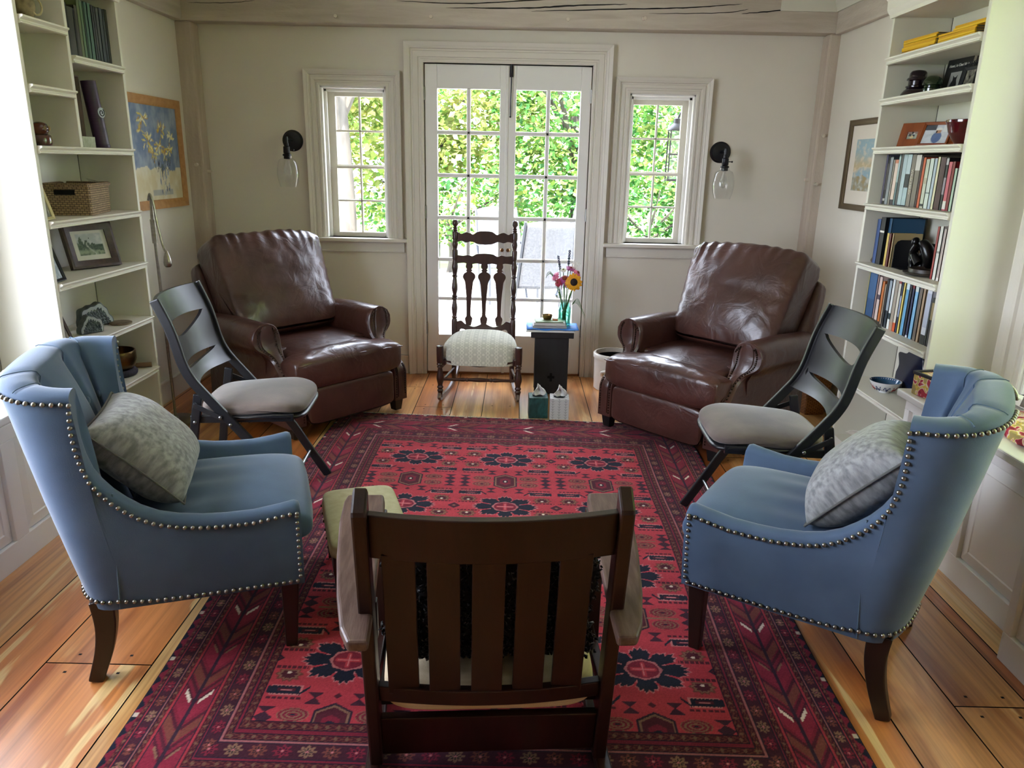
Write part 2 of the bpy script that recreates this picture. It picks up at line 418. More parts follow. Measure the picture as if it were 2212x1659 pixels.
# ---- moulded casings
def casing_prof(w):  # (across from inner edge outwards, height off the wall)
    return [(0, 0), (0, .012), (.006, .016), (.018, .016), (.022, .012), (.03, .012), (.034, .018), (w * .55, .020), (w * .58, .015), (w * .66, .015), (w * .7, .026), (w * .78, .030), (w * .82, .030), (w, .038), (w, 0)]
def casing(name, o, w, legs_to, at=YB, parent=None, ax='x', side=-1, floor_=True):
    """three-sided mitred casing around opening o=(u0,u1,z0,z1)"""
    u0, u1, z0, z1 = o; b = MB(); pf = casing_prof(w)
    def pt(u, z, h): return (u, at + side * h, z) if ax == 'x' else (at + side * h, u, z)
    b.grid([[pt(u0 - a, z0 if k == 0 else z1 + a, h) for a, h in pf] for k in (0, 1)], cv=True, capu=True)
    b.grid([[pt(u0 - a if k == 0 else u1 + a, z1 + a, h) for a, h in pf] for k in (0, 1)], cv=True, capu=True)
    b.grid([[pt(u1 + a, z1 + a if k == 0 else z0, h) for a, h in pf] for k in (0, 1)], cv=True, capu=True)
    return b.build(name, M_trim, parent, smooth=False, recalc=True)

# ---- french doors
def door():
    root = bpy.data.objects.new('door_1', None); COL.objects.link(root); root.location = (0, 0, 0); struct(root)
    u0, u1, z0, z1 = DOOR
    casing('door_casing', DOOR, .118, 0, parent=root)
    b = MB(); b.bx(u0 - .02, u0, YB, YB + .17, 0, z1); b.bx(u1, u1 + .02, YB, YB + .17, 0, z1); b.bx(u0, u1, YB, YB + .17, z1, z1 + .02)
    for a, c in ((u0, u0 + .022), (u1 - .022, u1)): b.bx(a, c, YB + .052, YB + .075, 0, z1)
    b.bx(u0, u1, YB + .052, YB + .075, z1 - .022, z1)
    b.build('door_jamb', M_trim, root, smooth=False)
    b = MB(); b.bx(u0, u1, YB + .005, YB + .17, -.004, .016); b.build('threshold', mat('oak_threshold', '#7a4a22', .4), root, bevel=.004)
    mid = -.0835; y0, y1 = YB + .008, YB + .05
    zs = [.278, .527, .791, 1.065, 1.335, 1.600, 1.862]; mw = .0245
    for s, (a, c, g0, g1) in enumerate(((u0 + .006, mid - .002, -.530, -.132), (mid + .002, u1 - .006, -.030, .377))):
        leaf = MB(); leaf.bx(a, g0, y0, y1, .012, z1 - .006); leaf.bx(g1, c, y0, y1, .012, z1 - .006)
        leaf.bx(g0, g1, y0, y1, .012, zs[0] ); leaf.bx(g0, g1, y0, y1, zs[6], z1 - .006)
        lo = leaf.build('door_leaf', M_white, root, bevel=.003)
        b = MB(); gm = (g0 + g1) / 2
        b.bx(gm - mw / 2, gm + mw / 2, y0 + .006, y1 - .006, zs[0], zs[6])
        for z in zs[1:6]: b.bx(g0, g1, y0 + .006, y1 - .006, z - mw / 2, z + mw / 2)
        b.build('glazing_bars', M_white, lo, bevel=.005)
        b = MB(); b.bx(g0, g1, y0 + .019, y0 + .022, zs[0], zs[6]); b.build('pane', M_glass, lo, smooth=False)
        kx = mid + (-.022 if s == 0 else .019)
        b = MB(); b.M = T(kx, y0, .863) @ RX(pi / 2); b.lathe([(.004, 0), (.006, .008), (.011, .013), (.013, .02), (.009, .027), (0.001, .028)], 14)
        b.build('door_knob', mat('old_brass', '#6a4a2a', .4, metal=.8), lo)
        hx = u0 + .003 if s == 0 else u1 - .003
        for hz in (1.83, 1.10, .32):
            b = MB(); b.cyl((hx, y0 - .004, hz - .04), (hx, y0 - .004, hz + .04), .006, n=8); b.build('hinge', mat('steel_hinge', '#8d8a84', .4, metal=.9), lo)
    b = MB(); b.bx(mid - .014, mid + .006, y0 - .008, y0 + .002, .012, z1 - .008); b.build('astragal', M_white, root, bevel=.004)
    # the tall black surface bolt with its hanging pull
    bo = thing('surface_bolt', 'black surface bolt at the top middle of the french doors with a thin hanging pull', 'bolt', (-.062, y0 - .001, 1.94))
    b = MB(); b.bx(-.013, .013, -.010, 0, .085, .105); b.build('strike_plate', M_iron, bo, bevel=.002)
    b = MB(); b.bx(-.011, .011, -.012, 0, -.005, .06); b.cyl((0, -.009, .02), (0, -.009, .1), .005, n=8); b.build('bolt_body', M_iron, bo, bevel=.002)
    b = MB(); b.tube([(0, -.012, 0), (-.002, -.016, -.1), (-.004, -.014, -.235)], .0035, 8); b.sphere((-.004, -.014, -.24), .006, 8, 10); b.build('pull_rod', M_iron, bo)
door()

# ---- the two small double-hung windows
def small_window(name, o, pane):
    u0, u1, z0, z1 = o; root = bpy.data.objects.new(name, None); COL.objects.link(root); struct(root)
    casing('window_casing', o, .094, 0, parent=root)
    b = MB(); b.bx(u0 - .125, u1 + .125, YB - .06, YB + .085, z0 - .024, z0); b.build('window_sill', M_trim, root, bevel=.006)
    b = MB(); b.bx(u0 - .10, u1 + .10, YB - .018, YB, z0 - .088, z0 - .024); b.bx(u0 - .10, u1 + .10, YB - .021, YB, z0 - .092, z0 - .082); b.build('apron', M_trim, root, bevel=.002)
    b = MB(); b.bx(u0, u0 + .012, YB, YB + .17, z0, z1); b.bx(u1 - .012, u1, YB, YB + .17, z0, z1); b.bx(u0, u1, YB, YB + .17, z1 - .012, z1)
    b.bx(u0 + .012, u0 + .03, YB + .045, YB + .06, z0, z1); b.bx(u1 - .03, u1 - .012, YB + .045, YB + .06, z0, z1); b.bx(u0 + .012, u1 - .012, YB + .045, YB + .06, z1 - .03, z1 - .012)
    b.build('window_jamb', M_white, root, bevel=.002)
    p0, p1, q0, q1 = pane; zm = (q0 + q1) / 2 - .005
    for k, (a, c) in enumerate(((zm + .012, q1), (q0, zm - .012))):
        y = YB + .085 - .02 * k; f = MB(); w = .012
        f.bx(u0 + .012, p0, y, y + .03, a - .028, c + (.045 if k == 0 else .012)); f.bx(p1, u1 - .012, y, y + .03, a - .028, c + (.045 if k == 0 else .012))
        f.bx(p0, p1, y, y + .03, c, c + (.047 if k == 0 else .016)); f.bx(p0, p1, y, y + .03, a - (.018 if k == 0 else .03), a)
        pm = (p0 + p1) / 2; zz = (a + c) / 2
        f.bx(pm - w / 2, pm + w / 2, y + .004, y + .026, a, c); f.bx(p0, p1, y + .004, y + .026, zz - w / 2, zz + w / 2)
        fo = f.build('sash', mat('sash_paint', '#d8d3c4', .5), root, bevel=.002)
        b = MB(); b.bx(p0, p1, y + .013, y + .016, a, c); b.build('pane', M_glass, fo, smooth=False)
    b = MB(); b.bx(u0 - .05, u1 + .05, YB + .09, YB + .21, z0 - .06, z0 - .001); b.build('outer_sill', M_white, root, bevel=.004)
small_window('window_1', WL, (-1.196, -.888, .955, 1.808)); small_window('window_2', WR, (.726, 1.036, .955, 1.795))

# ---- the wide side windows above the window seats
def side_window(name, at, s, SW):
    u0, u1, z0, z1 = SW; root = bpy.data.objects.new(name, None); COL.objects.link(root); struct(root)
    casing('window_casing', SW, .13, 0, at=at, parent=root, ax='y', side=-s)
    X = lambda a, c: (at + s * a, at + s * c)
    def bxs(b, a, c, y0, y1, q0, q1):
        x0, x1 = sorted(X(a, c)); b.bx(x0, x1, y0, y1, q0, q1)
    b = MB(); bxs(b, 0, .2, u0 - .012, u0 + .012, z0, z1); bxs(b, 0, .2, u1 - .012, u1 + .012, z0, z1); bxs(b, 0, .2, u0, u1, z1 - .012, z1 + .012); b.build('window_jamb', M_white, root, bevel=.002)
    b = MB(); bxs(b, -.04, .22, u0 - .13, u1 + .13, z0 - .03, z0); b.build('window_sill', M_white, root, bevel=.005)
    f = MB(); n = 3
    for i in range(n + 1):
        u = u0 + (u1 - u0) * i / n; bxs(f, .09, .13, u - .02, u + .02, z0, z1)
    for z in (z0 + .025, (z0 + z1) / 2, z1 - .025): bxs(f, .095, .125, u0, u1, z - .022, z + .022)
    fo = f.build('sash', M_white, root, bevel=.003)
    b = MB(); bxs(b, .108, .111, u0, u1, z0, z1); b.build('pane', M_glass, fo, smooth=False)
side_window('window_3', XL, -1, SWL); side_window('window_4', XR, 1, SWR)
# ================================================================= BUILT-INS
def W_(t):
    """shape collector that takes world coordinates for a child of thing t"""
    b = MB(); b.M = (T(*t.location) @ RZ(t.rotation_euler[2])).inverted(); return b
def bookcase(label, xf, s, shelves, crown_z, mid=None):
    """s = +1 faces +X (left wall), -1 faces -X"""
    y0, y1 = 2.935, 3.695; xb = xf - s * .268; th = .02
    t = thing('bookcase', label, 'bookcase', ((xf + xb) / 2, (y0 + y1) / 2, 0))
    def xx(a, c): return (xf - s * a, xf - s * c)
    def bxs(b, a, c, *r): x = sorted(xx(a, c)); return b.bx(x[0], x[1], *r)
    for ya in (y0, y1 - th):
        b = W_(t); bxs(b, 0, .268, ya, ya + th, 0, ZC - .002); b.build('side_panel', M_shelf, t, bevel=.002)
    b = W_(t); bxs(b, .256, .268, y0 + th, y1 - th, .05, ZC - .01); b.m = 1
    for y in (y1 - th - .006,): bxs(b, .2548, .257, y, y + .004, .05, ZC - .02)
    b.build('back_panel', [M_shelf, mat('board_gap', '#4a463c', .9)], t, smooth=False)
    def nose(b, ya, yb, z):
        pf = [(.002, 0), (-.017, 0), (-.019, -.003), (-.018, -.007), (-.012, -.010), (-.007, -.015), (-.006, -.020), (-.010, -.023), (-.010, -.027), (-.002, -.030), (.002, -.030)]
        P = [[(xf - s * a, y + (.012 if y == ya else -.012) * 0, z + h) for a, h in pf] for y in (ya, yb)]
        b.grid(P if s < 0 else P, cv=True, capu=True)
    def shelf(ya, yb, z, base_=False):
        b = W_(t); bxs(b, .001, .255, ya, yb, z - .022, z)
        if base_: bxs(b, .002, .02, ya, yb, 0, z - .02); bxs(b, -.004, .01, ya, yb, z - .012, z + .001)
        else: nose(b, ya + .001, yb - .001, z)
        b.build('shelf', M_shelf, t, smooth=True, ang=30, recalc=True)
    for k, (z, part) in enumerate(shelves):
        if part is None: shelf(y0 + th, y1 - th, z, k == 0)
        elif part == 'near': shelf(y0 + th, mid - .01, z)
        else: shelf(mid + .01, y1 - th, z)
    if mid:
        zt = [z for z, p in shelves if p is None][-1]
        b = W_(t); bxs(b, .0, .255, mid - .01, mid + .01, zt, crown_z + .02); b.build('divider', M_shelf, t, bevel=.002)
    b = W_(t); bxs(b, .002, .255, y0 + th, y1 - th, crown_z, crown_z + .03); b.build('top_panel', M_shelf, t, bevel=.002)
    c = crown('crown_moulding', (xf, y0 - .0, crown_z - .005), (xf, y1 + .0, crown_z - .005), (s, 0, 0), .06, .11, M_shelf)
    c.parent = t; c.location = -Vector(t.location)
    return t
SHL = [(.105, None), (.395, None), (.654, None), (.922, None), (1.166, None), (1.447, None), (1.665, 'near'), (1.90, 'near'), (1.803, 'far')]
SHR = [(.112, None), (.422, None), (.725, None), (.996, None), (1.271, None), (1.522, None), (1.732, None), (1.905, None)]
bookcase('white built-in bookcase on the left wall with a basket and few ornaments', -1.82, 1, SHL, 2.078, 3.262)
bookcase('white built-in bookcase on the right wall filled with rows of books', 1.65, -1, SHR, 2.075)

def window_seat(name, label, xf, s, y0, y1, top, panels, over=.0):
    xb = XL + .001 if s > 0 else XR - .001
    t = thing(name, label, 'window seat', ((xf + xb) / 2, (y0 + y1) / 2, 0))
    def bxs(b, a, c, *r): x = sorted((xf - s * a, (xf - s * c) if c is not None else xb)); return b.bx(x[0], x[1], *r)
    b = W_(t); bxs(b, .02, None, y0, y1, 0.01, top - .03); b.build('body', M_white, t, bevel=.002)
    b = W_(t); bxs(b, -over, None, y0, y1, top - .03, top); b.build('seat_top', M_white, t, bevel=.006)
    # frame-and-panel front
    b = W_(t); zb = .095; zt = top - .085; st = .07
    bxs(b, 0, .021, y0, y1, 0, zb); bxs(b, 0, .021, y0, y1, zt, top - .03)
    w = (y1 - y0) / panels
    for i in range(panels + 1):
        c = y0 + w * i; a = max(y0, c - st / 2); e = min(y1, c + st / 2)
        bxs(b, 0, .021, a, e, zb, zt)
    b.build('face_frame', M_white, t, bevel=.002)
    for i in range(panels):
        a = y0 + w * i + st / 2 - (0 if i else -0); e = y0 + w * (i + 1) - st / 2
        P = []
        pb = W_(t); xo = .0205
        def ring(d, h): x = xf - s * h; return [(x, a + d, zb + d), (x, e - d, zb + d), (x, e - d, zt - d), (x, a + d, zt - d)]
        rings = [ring(0, .019), ring(.004, .014), ring(.045, .006), ring(.05, .0085)]
        pb.grid(rings, cv=True, capu=False); o = len(pb.v); pb.add(rings[-1], [(0, 1, 2, 3)])
        pb.build('raised_panel', M_white, t, smooth=False, recalc=True)
    return t
window_seat('window_seat', 'white panelled window seat behind the blue armchair on the left', -1.755, 1, .9, 2.934, .545, 4)
window_seat('window_seat', 'white panelled window seat with flowered cloths behind the blue armchair on the right', 1.594, -1, 1.99, 2.934, .578, 2, .045)
window_seat('storage_cabinet', 'white panelled cabinet standing forward of the seat at the right picture edge', 1.49, -1, .9, 1.985, .60, 3)['category'] = 'cabinet'
# ================================================================= RUG
def rug():
    wx, wy = 1.93, 2.93; st = .0032
    nx, ny = int(wx / st), int(wy / st)
    X, Y = np.meshgrid(np.linspace(-wx / 2, wx / 2, nx), np.linspace(0, wy, ny))
    C = lambda h: np.array(lin(h)[:3])
    red, navy, mar, olive, ivory, brown, pink, dred = map(C, ('#a23640', '#1d1f2c', '#4a1d28', '#7a5a48', '#c9b7a6', '#6b3a32', '#c07476', '#702030'))
    img = np.empty((ny, nx, 3)); img[:] = red
    def put(m, c, k=1.0): img[m] = img[m] * (1 - k) + c * k
    D, E0, E1 = .325, .43, .42; fx = wx / 2 - D; y0, y1 = E0, wy - E1
    infield = (np.abs(X) < fx) & (Y > y0) & (Y < y1)
    # ---- field motifs, repeated on a lattice
    px, py = .4335, .533; cx, cy = 0.0, 2.955 - 1.2
    A = (X - cx + px / 2) % px - px / 2; B = (Y - cy + py / 2) % py - py / 2
    tri = lambda q, p: np.abs((q / p) % 1 - .5) * 2
    def mask(m): return m & infield
    r = np.hypot(A * .92, B * 1.08); th = np.arctan2(B * 1.08, A * .92)
    sp_ = np.abs(np.cos(4 * th)); lob = .072 + .026 * sp_ ** .5 + .016 * tri(th + .05, pi / 20) * sp_ + .012 * (np.abs(np.cos(th)) > .7)
    gap = sp_ > .16
    put(mask((r < lob + .006) & (gap | (r < .070))), pink * .85)
    put(mask((r < lob) & (gap | (r < .060))), navy)
    put(mask(r < .047 + .006 * tri(th, pi / 4)), pink * .7); put(mask(r < .043), dred)
    ox = np.maximum(np.abs(A), np.abs(B))
    put(mask((r < .035) & ((np.abs(A) < .007) | (np.abs(B) < .007))), red); put(mask((r < .03) & ((np.abs(A) < .002) | (np.abs(B) < .002))), pink)
    aA, aB = np.abs(A), np.abs(B)
    dm = lambda u, v, a, b: np.abs(u) / a + np.abs(v) / b
    # lozenge between medallion rows
    u, v = A, aB - py / 2
    hx = np.maximum(np.abs(u) / .052, (np.abs(u) * .6 + np.abs(v)) / .085)
    for lim, c in ((1, navy * .8 + mar * .3), (.9, olive), (.8, mar), (.45, dred), (.2, navy), (.1, ivory)): put(mask(hx < lim), c)
    # coils beside the lozenge
    for dv in (-.034, .034):
        u = aA - .105; v = aB - py / 2 - dv; q = np.hypot(u / .043, v / .026)
        put(mask(q < 1), dred); put(mask((q < 1) & ((q * 3.2) % 1 < .45)), olive); put(mask(q < .16), navy)
    put(mask((np.abs(aB - py / 2) < .004) & (aA > .05) & (aA < .15)), olive)
    # middle column: diamonds, flowers, animals
    U = aA - px / 2
    q = dm(U, B, .027, .027); put(mask(q < 1), navy); put(mask(q < .75), mar); put(mask(q < .3), olive)
    for su in (1,):
        u = U + .058; v = aB - .070
        q = np.hypot(u / .042, v / .035); ang = np.arctan2(v, u)
        pet = .72 + .28 * tri(ang, pi / 5)
        put(mask((q < pet) & (v > -.022)), brown); put(mask((q < pet * .82) & (v > -.018)), olive); put(mask((q < pet * .62) & (v > -.014)), mar); put(mask(np.hypot(u, v + .006) < .006), ivory)
        put(mask((np.abs(v + .03) < .006) & (np.abs(u) < .05) & (np.abs(np.sin(u * 210)) > .35)), mar)
    u = U + .068; v = aB - .137
    body = (np.abs(u) < .040) & (np.abs(v) < .014 + .004 * tri(u, .011)); head = (np.abs(u + .052) < .014) & (np.abs(v - (u + .052) * 1.2) < .006) | (np.abs(u - .046) < .008) & (np.abs(v) < .012 + .006 * tri(u, .008))
    put(mask((np.abs(u) < .044) & (np.abs(v) < .021)), pink * .75 + olive * .2); put(mask(body | head), navy); put(mask((np.abs(u) < .026) & (np.abs(v) < .006)), mar); put(mask((np.abs(u) < .016) & (np.abs(v) < .002)), pink)
    put(mask((np.abs(v - .032) < .005) & (np.abs(u) < .05) & (np.abs(np.sin(u * 190)) > .4)), mar)
    for k in (-1, 0, 1):
        u = U + .034; v = aB - py / 2 - k * .042
        hg = np.abs(u) < np.abs(((v + .021) % .042) - .021) * 1.15 + .002
        put(mask(hg & (np.abs(v) < .021)), navy * .6 + mar * .5)
    u = aA - .062; v = aB - .165
    put(mask((np.abs(u) < np.abs(v) * .95 + .001) & (np.abs(v) < .024) & (np.abs(u) < .021)), navy * .5 + mar * .6)
    u = aA; v = aB - .155; put(mask((dm(u, v, .012, .012) < 1)), mar)
    # ---- borders: q 0 at field edge .. 1 at rug edge, t runs along the side
    dx = (np.abs(X) - fx) / D; dyl = (y0 - Y) / E0; dyh = (Y - y1) / E1
    dy = np.maximum(dyl, dyh); side = dx >= dy
    q = np.maximum(dx, dy); t = np.where(side, Y, X * 1.0); bord = ~infield
    def bm_(a, b): return bord & (q >= a) & (q < b)
    put(bord, mar * .9 + dred * .15)
    def small_guard(a, b):
        m = bm_(a, b); w = (q - a) / (b - a); put(m, mar * .8)
        put(m & (np.abs(w - .5) < .36) & (tri(t + .01 * np.sin(w * 9), .022) > .62), brown * .8); put(m & (dm(w - .5, (t % .03) - .015, .3, .006) < 1), olive * .7)
        put(m & ((w < .1) | (w > .9)), navy * .8)
    def rosettes(a, b, step=.062):
        m = bm_(a, b); w = (q - a) / (b - a); put(m, mar * .62 + navy * .3)
        tt = (t % step) - step / 2; rr = np.hypot(tt / (step * .40), (w - .5) / .42); an = np.arctan2((w - .5), tt / step)
        k = np.floor(t / step).astype(int) % 3
        for kk, c in enumerate((dred, olive, brown)):
            put(m & (rr < .8 + .2 * np.cos(an * 8)) & (k == kk), c); 
        put(m & (rr < .55) & (tri(an, pi / 4) > .6), navy * .7); put(m & (rr < .15), pink * .8)
        put(m & ((w < .05) | (w > .95)), navy)
    def stripe(a, b, c): put(bm_(a, b), c)
    small_guard(.0, .075); stripe(.075, .10, dred); small_guard(.10, .16); stripe(.16, .175, pink * .55)
    rosettes(.175, .30); stripe(.30, .318, dred); small_guard(.318, .375); stripe(.375, .392, red * .8)
    # main border: serrated chevron leaves
    a, b = .392, .70; m = bm_(a, b); w = (q - a) / (b - a) - .5; per = .205
    ph = ((t - np.abs(w) * .16) / per) % 1
    put(m, dred)
    put(m & (((ph * 6) % 1) < .5), mar); put(m & (ph < .30 + .06 * tri(w, .09)), dred * 1.25); put(m & (ph > .62) & (ph < .8 + .05 * tri(w, .06)), brown)
    put(m & (np.abs(ph - .32) < .030 + .02 * tri(w, .07)) & (np.abs(w) > .10) & (np.abs(w) < .36) & (np.floor(t / per) % 2 == 0), ivory)
    put(m & (np.abs(ph - .34) < .03) & (np.abs(w) > .12) & (np.abs(w) < .34) & (np.floor(t / per) % 2 == 1), olive)
    put(m & (np.abs(w) < .035 + .03 * tri(t, .05)), navy * .8 + mar * .3); put(m & (np.abs(w) > .465), navy)
    stripe(.70, .715, red * .8); small_guard(.715, .765); stripe(.765, .78, pink * .5)
    rosettes(.78, .875, .058); stripe(.875, .89, red * .8); small_guard(.89, .93)
    m = bm_(.93, 1.2); w = (q - .93) / .07; put(m, navy * .9)
    put(m & (w < tri(t, .05) * .8), dred); put(m & (tri(t + .02, .23) > .93) & (w > .15) & (w < .6), ivory * .8)
    # wear and wool variation
    rs = np.random.RandomState(3)
    img *= (1 + rs.normal(0, .10, (ny, nx, 1)))
    img *= (1 + .07 * np.sin(Y * 23 + 2 * np.sin(X * 3))[..., None] * .6 + .05 * np.sin(Y * 61 + X)[..., None])
    edge = (q > .985) & bord
    img = np.clip(img, .002, 1)
    # ---- mesh (top sheet + thickness)
    u = (X / wx + .5); v = Y / wy
    c00, c10, c01, c11 = (-.985, 1.2), (.905, 1.2), (-1.01, 4.16), (.955, 4.05)
    GX = (c00[0] * (1 - u) + c10[0] * u) * (1 - v) + (c01[0] * (1 - u) + c11[0] * u) * v
    GY = (c00[1] * (1 - u) + c10[1] * u) * (1 - v) + (c01[1] * (1 - u) + c11[1] * u) * v
    bow = np.sin(v * pi); GX = GX + .025 * np.sign(X) * (u - .5) * 2 * np.sign(X) * bow * .6 + .004 * np.sin(Y * 5 + X)
    GY = GY + .004 * np.sin(X * 6) * v
    GZ = np.full_like(GX, .0085) + .0006 * np.sin(X * 11) * np.sin(Y * 9)
    rim = (np.abs(X) > wx / 2 - .004) | (Y < .004) | (Y > wy - .004)
    GZ[rim] = .0012
    co = np.stack([GX, GY, GZ], -1).reshape(-1, 3)
    idx = np.arange(nx * ny).reshape(ny, nx)
    F = np.stack([idx[:-1, :-1], idx[:-1, 1:], idx[1:, 1:], idx[1:, :-1]], -1).reshape(-1, 4)
    me = bpy.data.meshes.new('rug'); me.vertices.add(len(co)); me.vertices.foreach_set('co', co.ravel().astype(np.float32))
    me.loops.add(F.size); me.loops.foreach_set('vertex_index', F.ravel().astype(np.int32))
    me.polygons.add(len(F)); me.polygons.foreach_set('loop_start', np.arange(0, F.size, 4, dtype=np.int32))
    me.update(calc_edges=True)
    ca = me.color_attributes.new('col', 'FLOAT_COLOR', 'POINT')
    ca.data.foreach_set('color', np.concatenate([img.reshape(-1, 3), np.ones((nx * ny, 1))], 1).ravel().astype(np.float32))
    me.polygons.foreach_set('use_smooth', np.ones(len(F), bool))
    m = mat('wool_pile', '#ffffff', .95, spec=.1, attr='col', bump=.35, bscale=(420, 420, 420), sheen=.1, bdist=.002)
    me.materials.append(m)
    o = bpy.data.objects.new('rug', me); COL.objects.link(o)
    tag(o, 'large red oriental rug with dark navy medallions and patterned borders on the plank floor', 'rug')
    fr = MB(); R = random.Random(2)
    for i in range(260):
        k = i / 259; x = c01[0] * (1 - k) + c11[0] * k; y = c01[1] * (1 - k) + c11[1] * k + .004 * sin(-6 * (k - .5))
        fr.tube([(x, y - .002, .004), (x + R.uniform(-.004, .004), y + .010, .005), (x + R.uniform(-.008, .008), y + R.uniform(.014, .024), .003)], .0016, 4)
    f = fr.build('fringe', mat('fringe_cotton', '#c9bfae', .9), o); f['kind'] = 'stuff'
rug()
# ================================================================= BLUE ARMCHAIRS
M_blue = mat('blue_velvet', '#45576f', .75, col2='#51657f', vscale=(5, 5, 5), sheen=.35, bump=.05, bscale=(300, 300, 300), spec=.25)
M_seam = mat('blue_piping', '#485d70', .8)
M_nail = mat('pewter_nail', '#8f8c84', .32, metal=1.)
M_espresso = mat('espresso_wood', '#1e120e', .38, col2='#2a1913', vscale=(30, 30, 4))
def blue_chair(label, loc, rz):
    t = thing('wingback_armchair', label, 'armchair', loc, rz, 'blue velvet armchairs')
    cols = [(.556, .476, .556), (.552, .488, .553), (.54, .493, .542), (.50, .486, .50), (.43, .477, .435), (.36, .477, .37), (.30, .481, .315), (.24, .491, .265), (.19, .506, .225), (.15, .528, .196), (.118, .554, .172), (.09, .582, .152), (.066, .614, .136), (.048, .648, .122), (.036, .69, .11), (.029, .735, .10), (.027, .785, .09), (.029, .83, .082), (.033, .862, .074)]
    ZB = .232; th0, th1 = .052, .085
    # half contour: list of (outer bottom xy, outer top xy, ztop, inward normal at top, thickness)
    half = []
    for k, (yt, zt, yb) in enumerate(cols):
        f = max(0, min(1, (zt - .48) / .38)); xo = .300 + .045 * max(0, min(1, (zt - .022 - ZB) / (.84 - ZB)))
        half.append(((.300, yb), (xo, yt), zt, (-1, 0), th0 + (th1 - th0) * f))
    nb = 26
    for k in range(1, nb + 1):
        a = pi / 2 * k / nb; e = .72
        ca, sa = cos(a) ** e if cos(a) > 1e-6 else 0, sin(a) ** e
        yt = .033 - .205 * sa; xt = .345 * ca; yb = .074 - .115 * sa; xb = .300 * ca
        n = Vector((-ca * 1.0, .9 * sin(a))).normalized()
        half.append(((xb, yb), (xt, yt), .862 + .018 * sin(a), tuple(n), th1 + .012 * sin(a)))
    full = [(1, h) for h in half] + [(-1, h) for h in half[-2::-1]]
    N = len(full); nk = len(cols)
    seams = {nk - 1 + 9, nk - 1 + 19, N - 1 - (nk - 1 + 9), N - 1 - (nk - 1 + 19)}
    P = []; inner_pts = {}
    for i, (sg, ((xb, yb), (xt, yt), zt, (nx_, ny_), th)) in enumerate(full):
        row = []
        ds = min(abs(i - s) for s in seams); g = math.exp(-(ds / 1.3) ** 2) if min(i, N - 1 - i) >= nk - 1 else 0
        bul = 0 if g == 0 and min(i, N - 1 - i) < nk else 1
        for w in (0, .04, .25, .5, .75, .9, 1.0):       # outside, bottom to top, a little bellied
            b_ = .006 * sin(w * pi)
            x = xb + (xt - xb) * w - nx_ * b_; y = yb + (yt - yb) * w - ny_ * b_; z = ZB + (zt - .022 - ZB) * w
            row.append((x, y, z))
        rr = th / 2
        for j in range(0, 9):                            # rolled top
            a = pi * j / 8
            ins = rr - rr * cos(a); up = .022 * (sin(a) ** .8 if sin(a) > 0 else 0)
            row.append((xt + nx_ * ins, yt + ny_ * ins, zt - .022 + up - .006 * g * sin(a) ** 2))
        xi, yi = xt + nx_ * th, yt + ny_ * th
        xbi, ybi = xb + nx_ * (th + .02), yb + ny_ * (th + .055)
        for w in (.06, .15, .27, .40, .55, .75, 1.0):
            pad = .018 * sin(min(1, w * 1.6) * pi) * bul
            gg = g * (1 if w < .5 else .5) * .024
            x = xi + (xbi - xi) * w + nx_ * (pad - gg); y = yi + (ybi - yi) * w + ny_ * (pad - gg); z = zt - .022 + (.30 - zt + .022) * w
            row.append((x, y, z))
            if w in (.27, .55): inner_pts[(i, w)] = (x, y, z)
        P.append([(sg * x, y, z) for x, y, z in row])
    b = MB(); b.grid(P, cv=True, capu=True); b.build('upholstered_shell', M_blue, t, ang=70, recalc=True)
    # piped seams: over the roll and down to the buttons, plus the outside corner seams
    sm = MB()
    for s in sorted(seams):
        pts = [tuple(Vector(p) + Vector((0, 0, .0035))) for p in P[s][8:15]] + [tuple(Vector(p) + Vector((0, .004, 0))) for p in P[s][15:22]]
        sm.tube(pts, .0013, 6)
    for sg in (1, -1):
        pts = []
        for k in range(9):
            w = k / 8; y = .093 - .022 * (1 - w); z = ZB + .004 + (.575 - ZB) * w
            pts.append((sg * (.3000 + (.3145 - .300) * w + .006 * sin(w * pi) + .0012), y, z))
        sm.tube(pts, .0026, 6)
    sm.build('piping', M_seam, t)
    for s in sorted(seams):
        x, y, z = P[s][18]
        bt = MB(); bt.sphere((0, 0, 0), (.012, .007, .012), 8, 12); bt.build('tufted_button', M_blue, t, loc=(x, y + .010, z))
    # front rail and cushion
    b = MB(); b.bx(-.262, .262, .50, .553, ZB, .345); b.bx(-.262, .262, .05, .52, ZB, .31); b.build('front_rail', M_blue, t, bevel=.012, seg=3)
    Q = []; nu, nv = 30, 26
    for i in range(nu + 1):
        u = -1 + 2 * i / nu; row = []
        for j in range(nv):
            a = 2 * pi * j / nv; ca, sa = cos(a), sin(a)
            sx = abs(ca) ** .5 * (1 if ca >= 0 else -1); sz = abs(sa) ** .65 * (1 if sa >= 0 else -1)
            ux = abs(u) ** 3.2; k = (1 - ux * .15) if abs(u) < 1 else .80
            yy = .335 + .265 * sx * (1 - .04 * ux); hh = .068 * (1 - .30 * ux ** 2)
            crown_ = .020 * (1 - u * u) * (1 - sx * sx) if sa > 0 else 0
            wr = .005 * sin(u * 13 + sx * 5) * max(0, 1 - abs(sx + .35) * 1.6) * (1 if sa > 0 else 0)
            row.append((u * .252, yy, .375 + hh * sz + crown_ + wr + .010))
        Q.append(row)
    b = MB(); b.grid(Q, cv=True, capu=True); cu = b.build('seat_cushion', M_blue, t, sub=1)
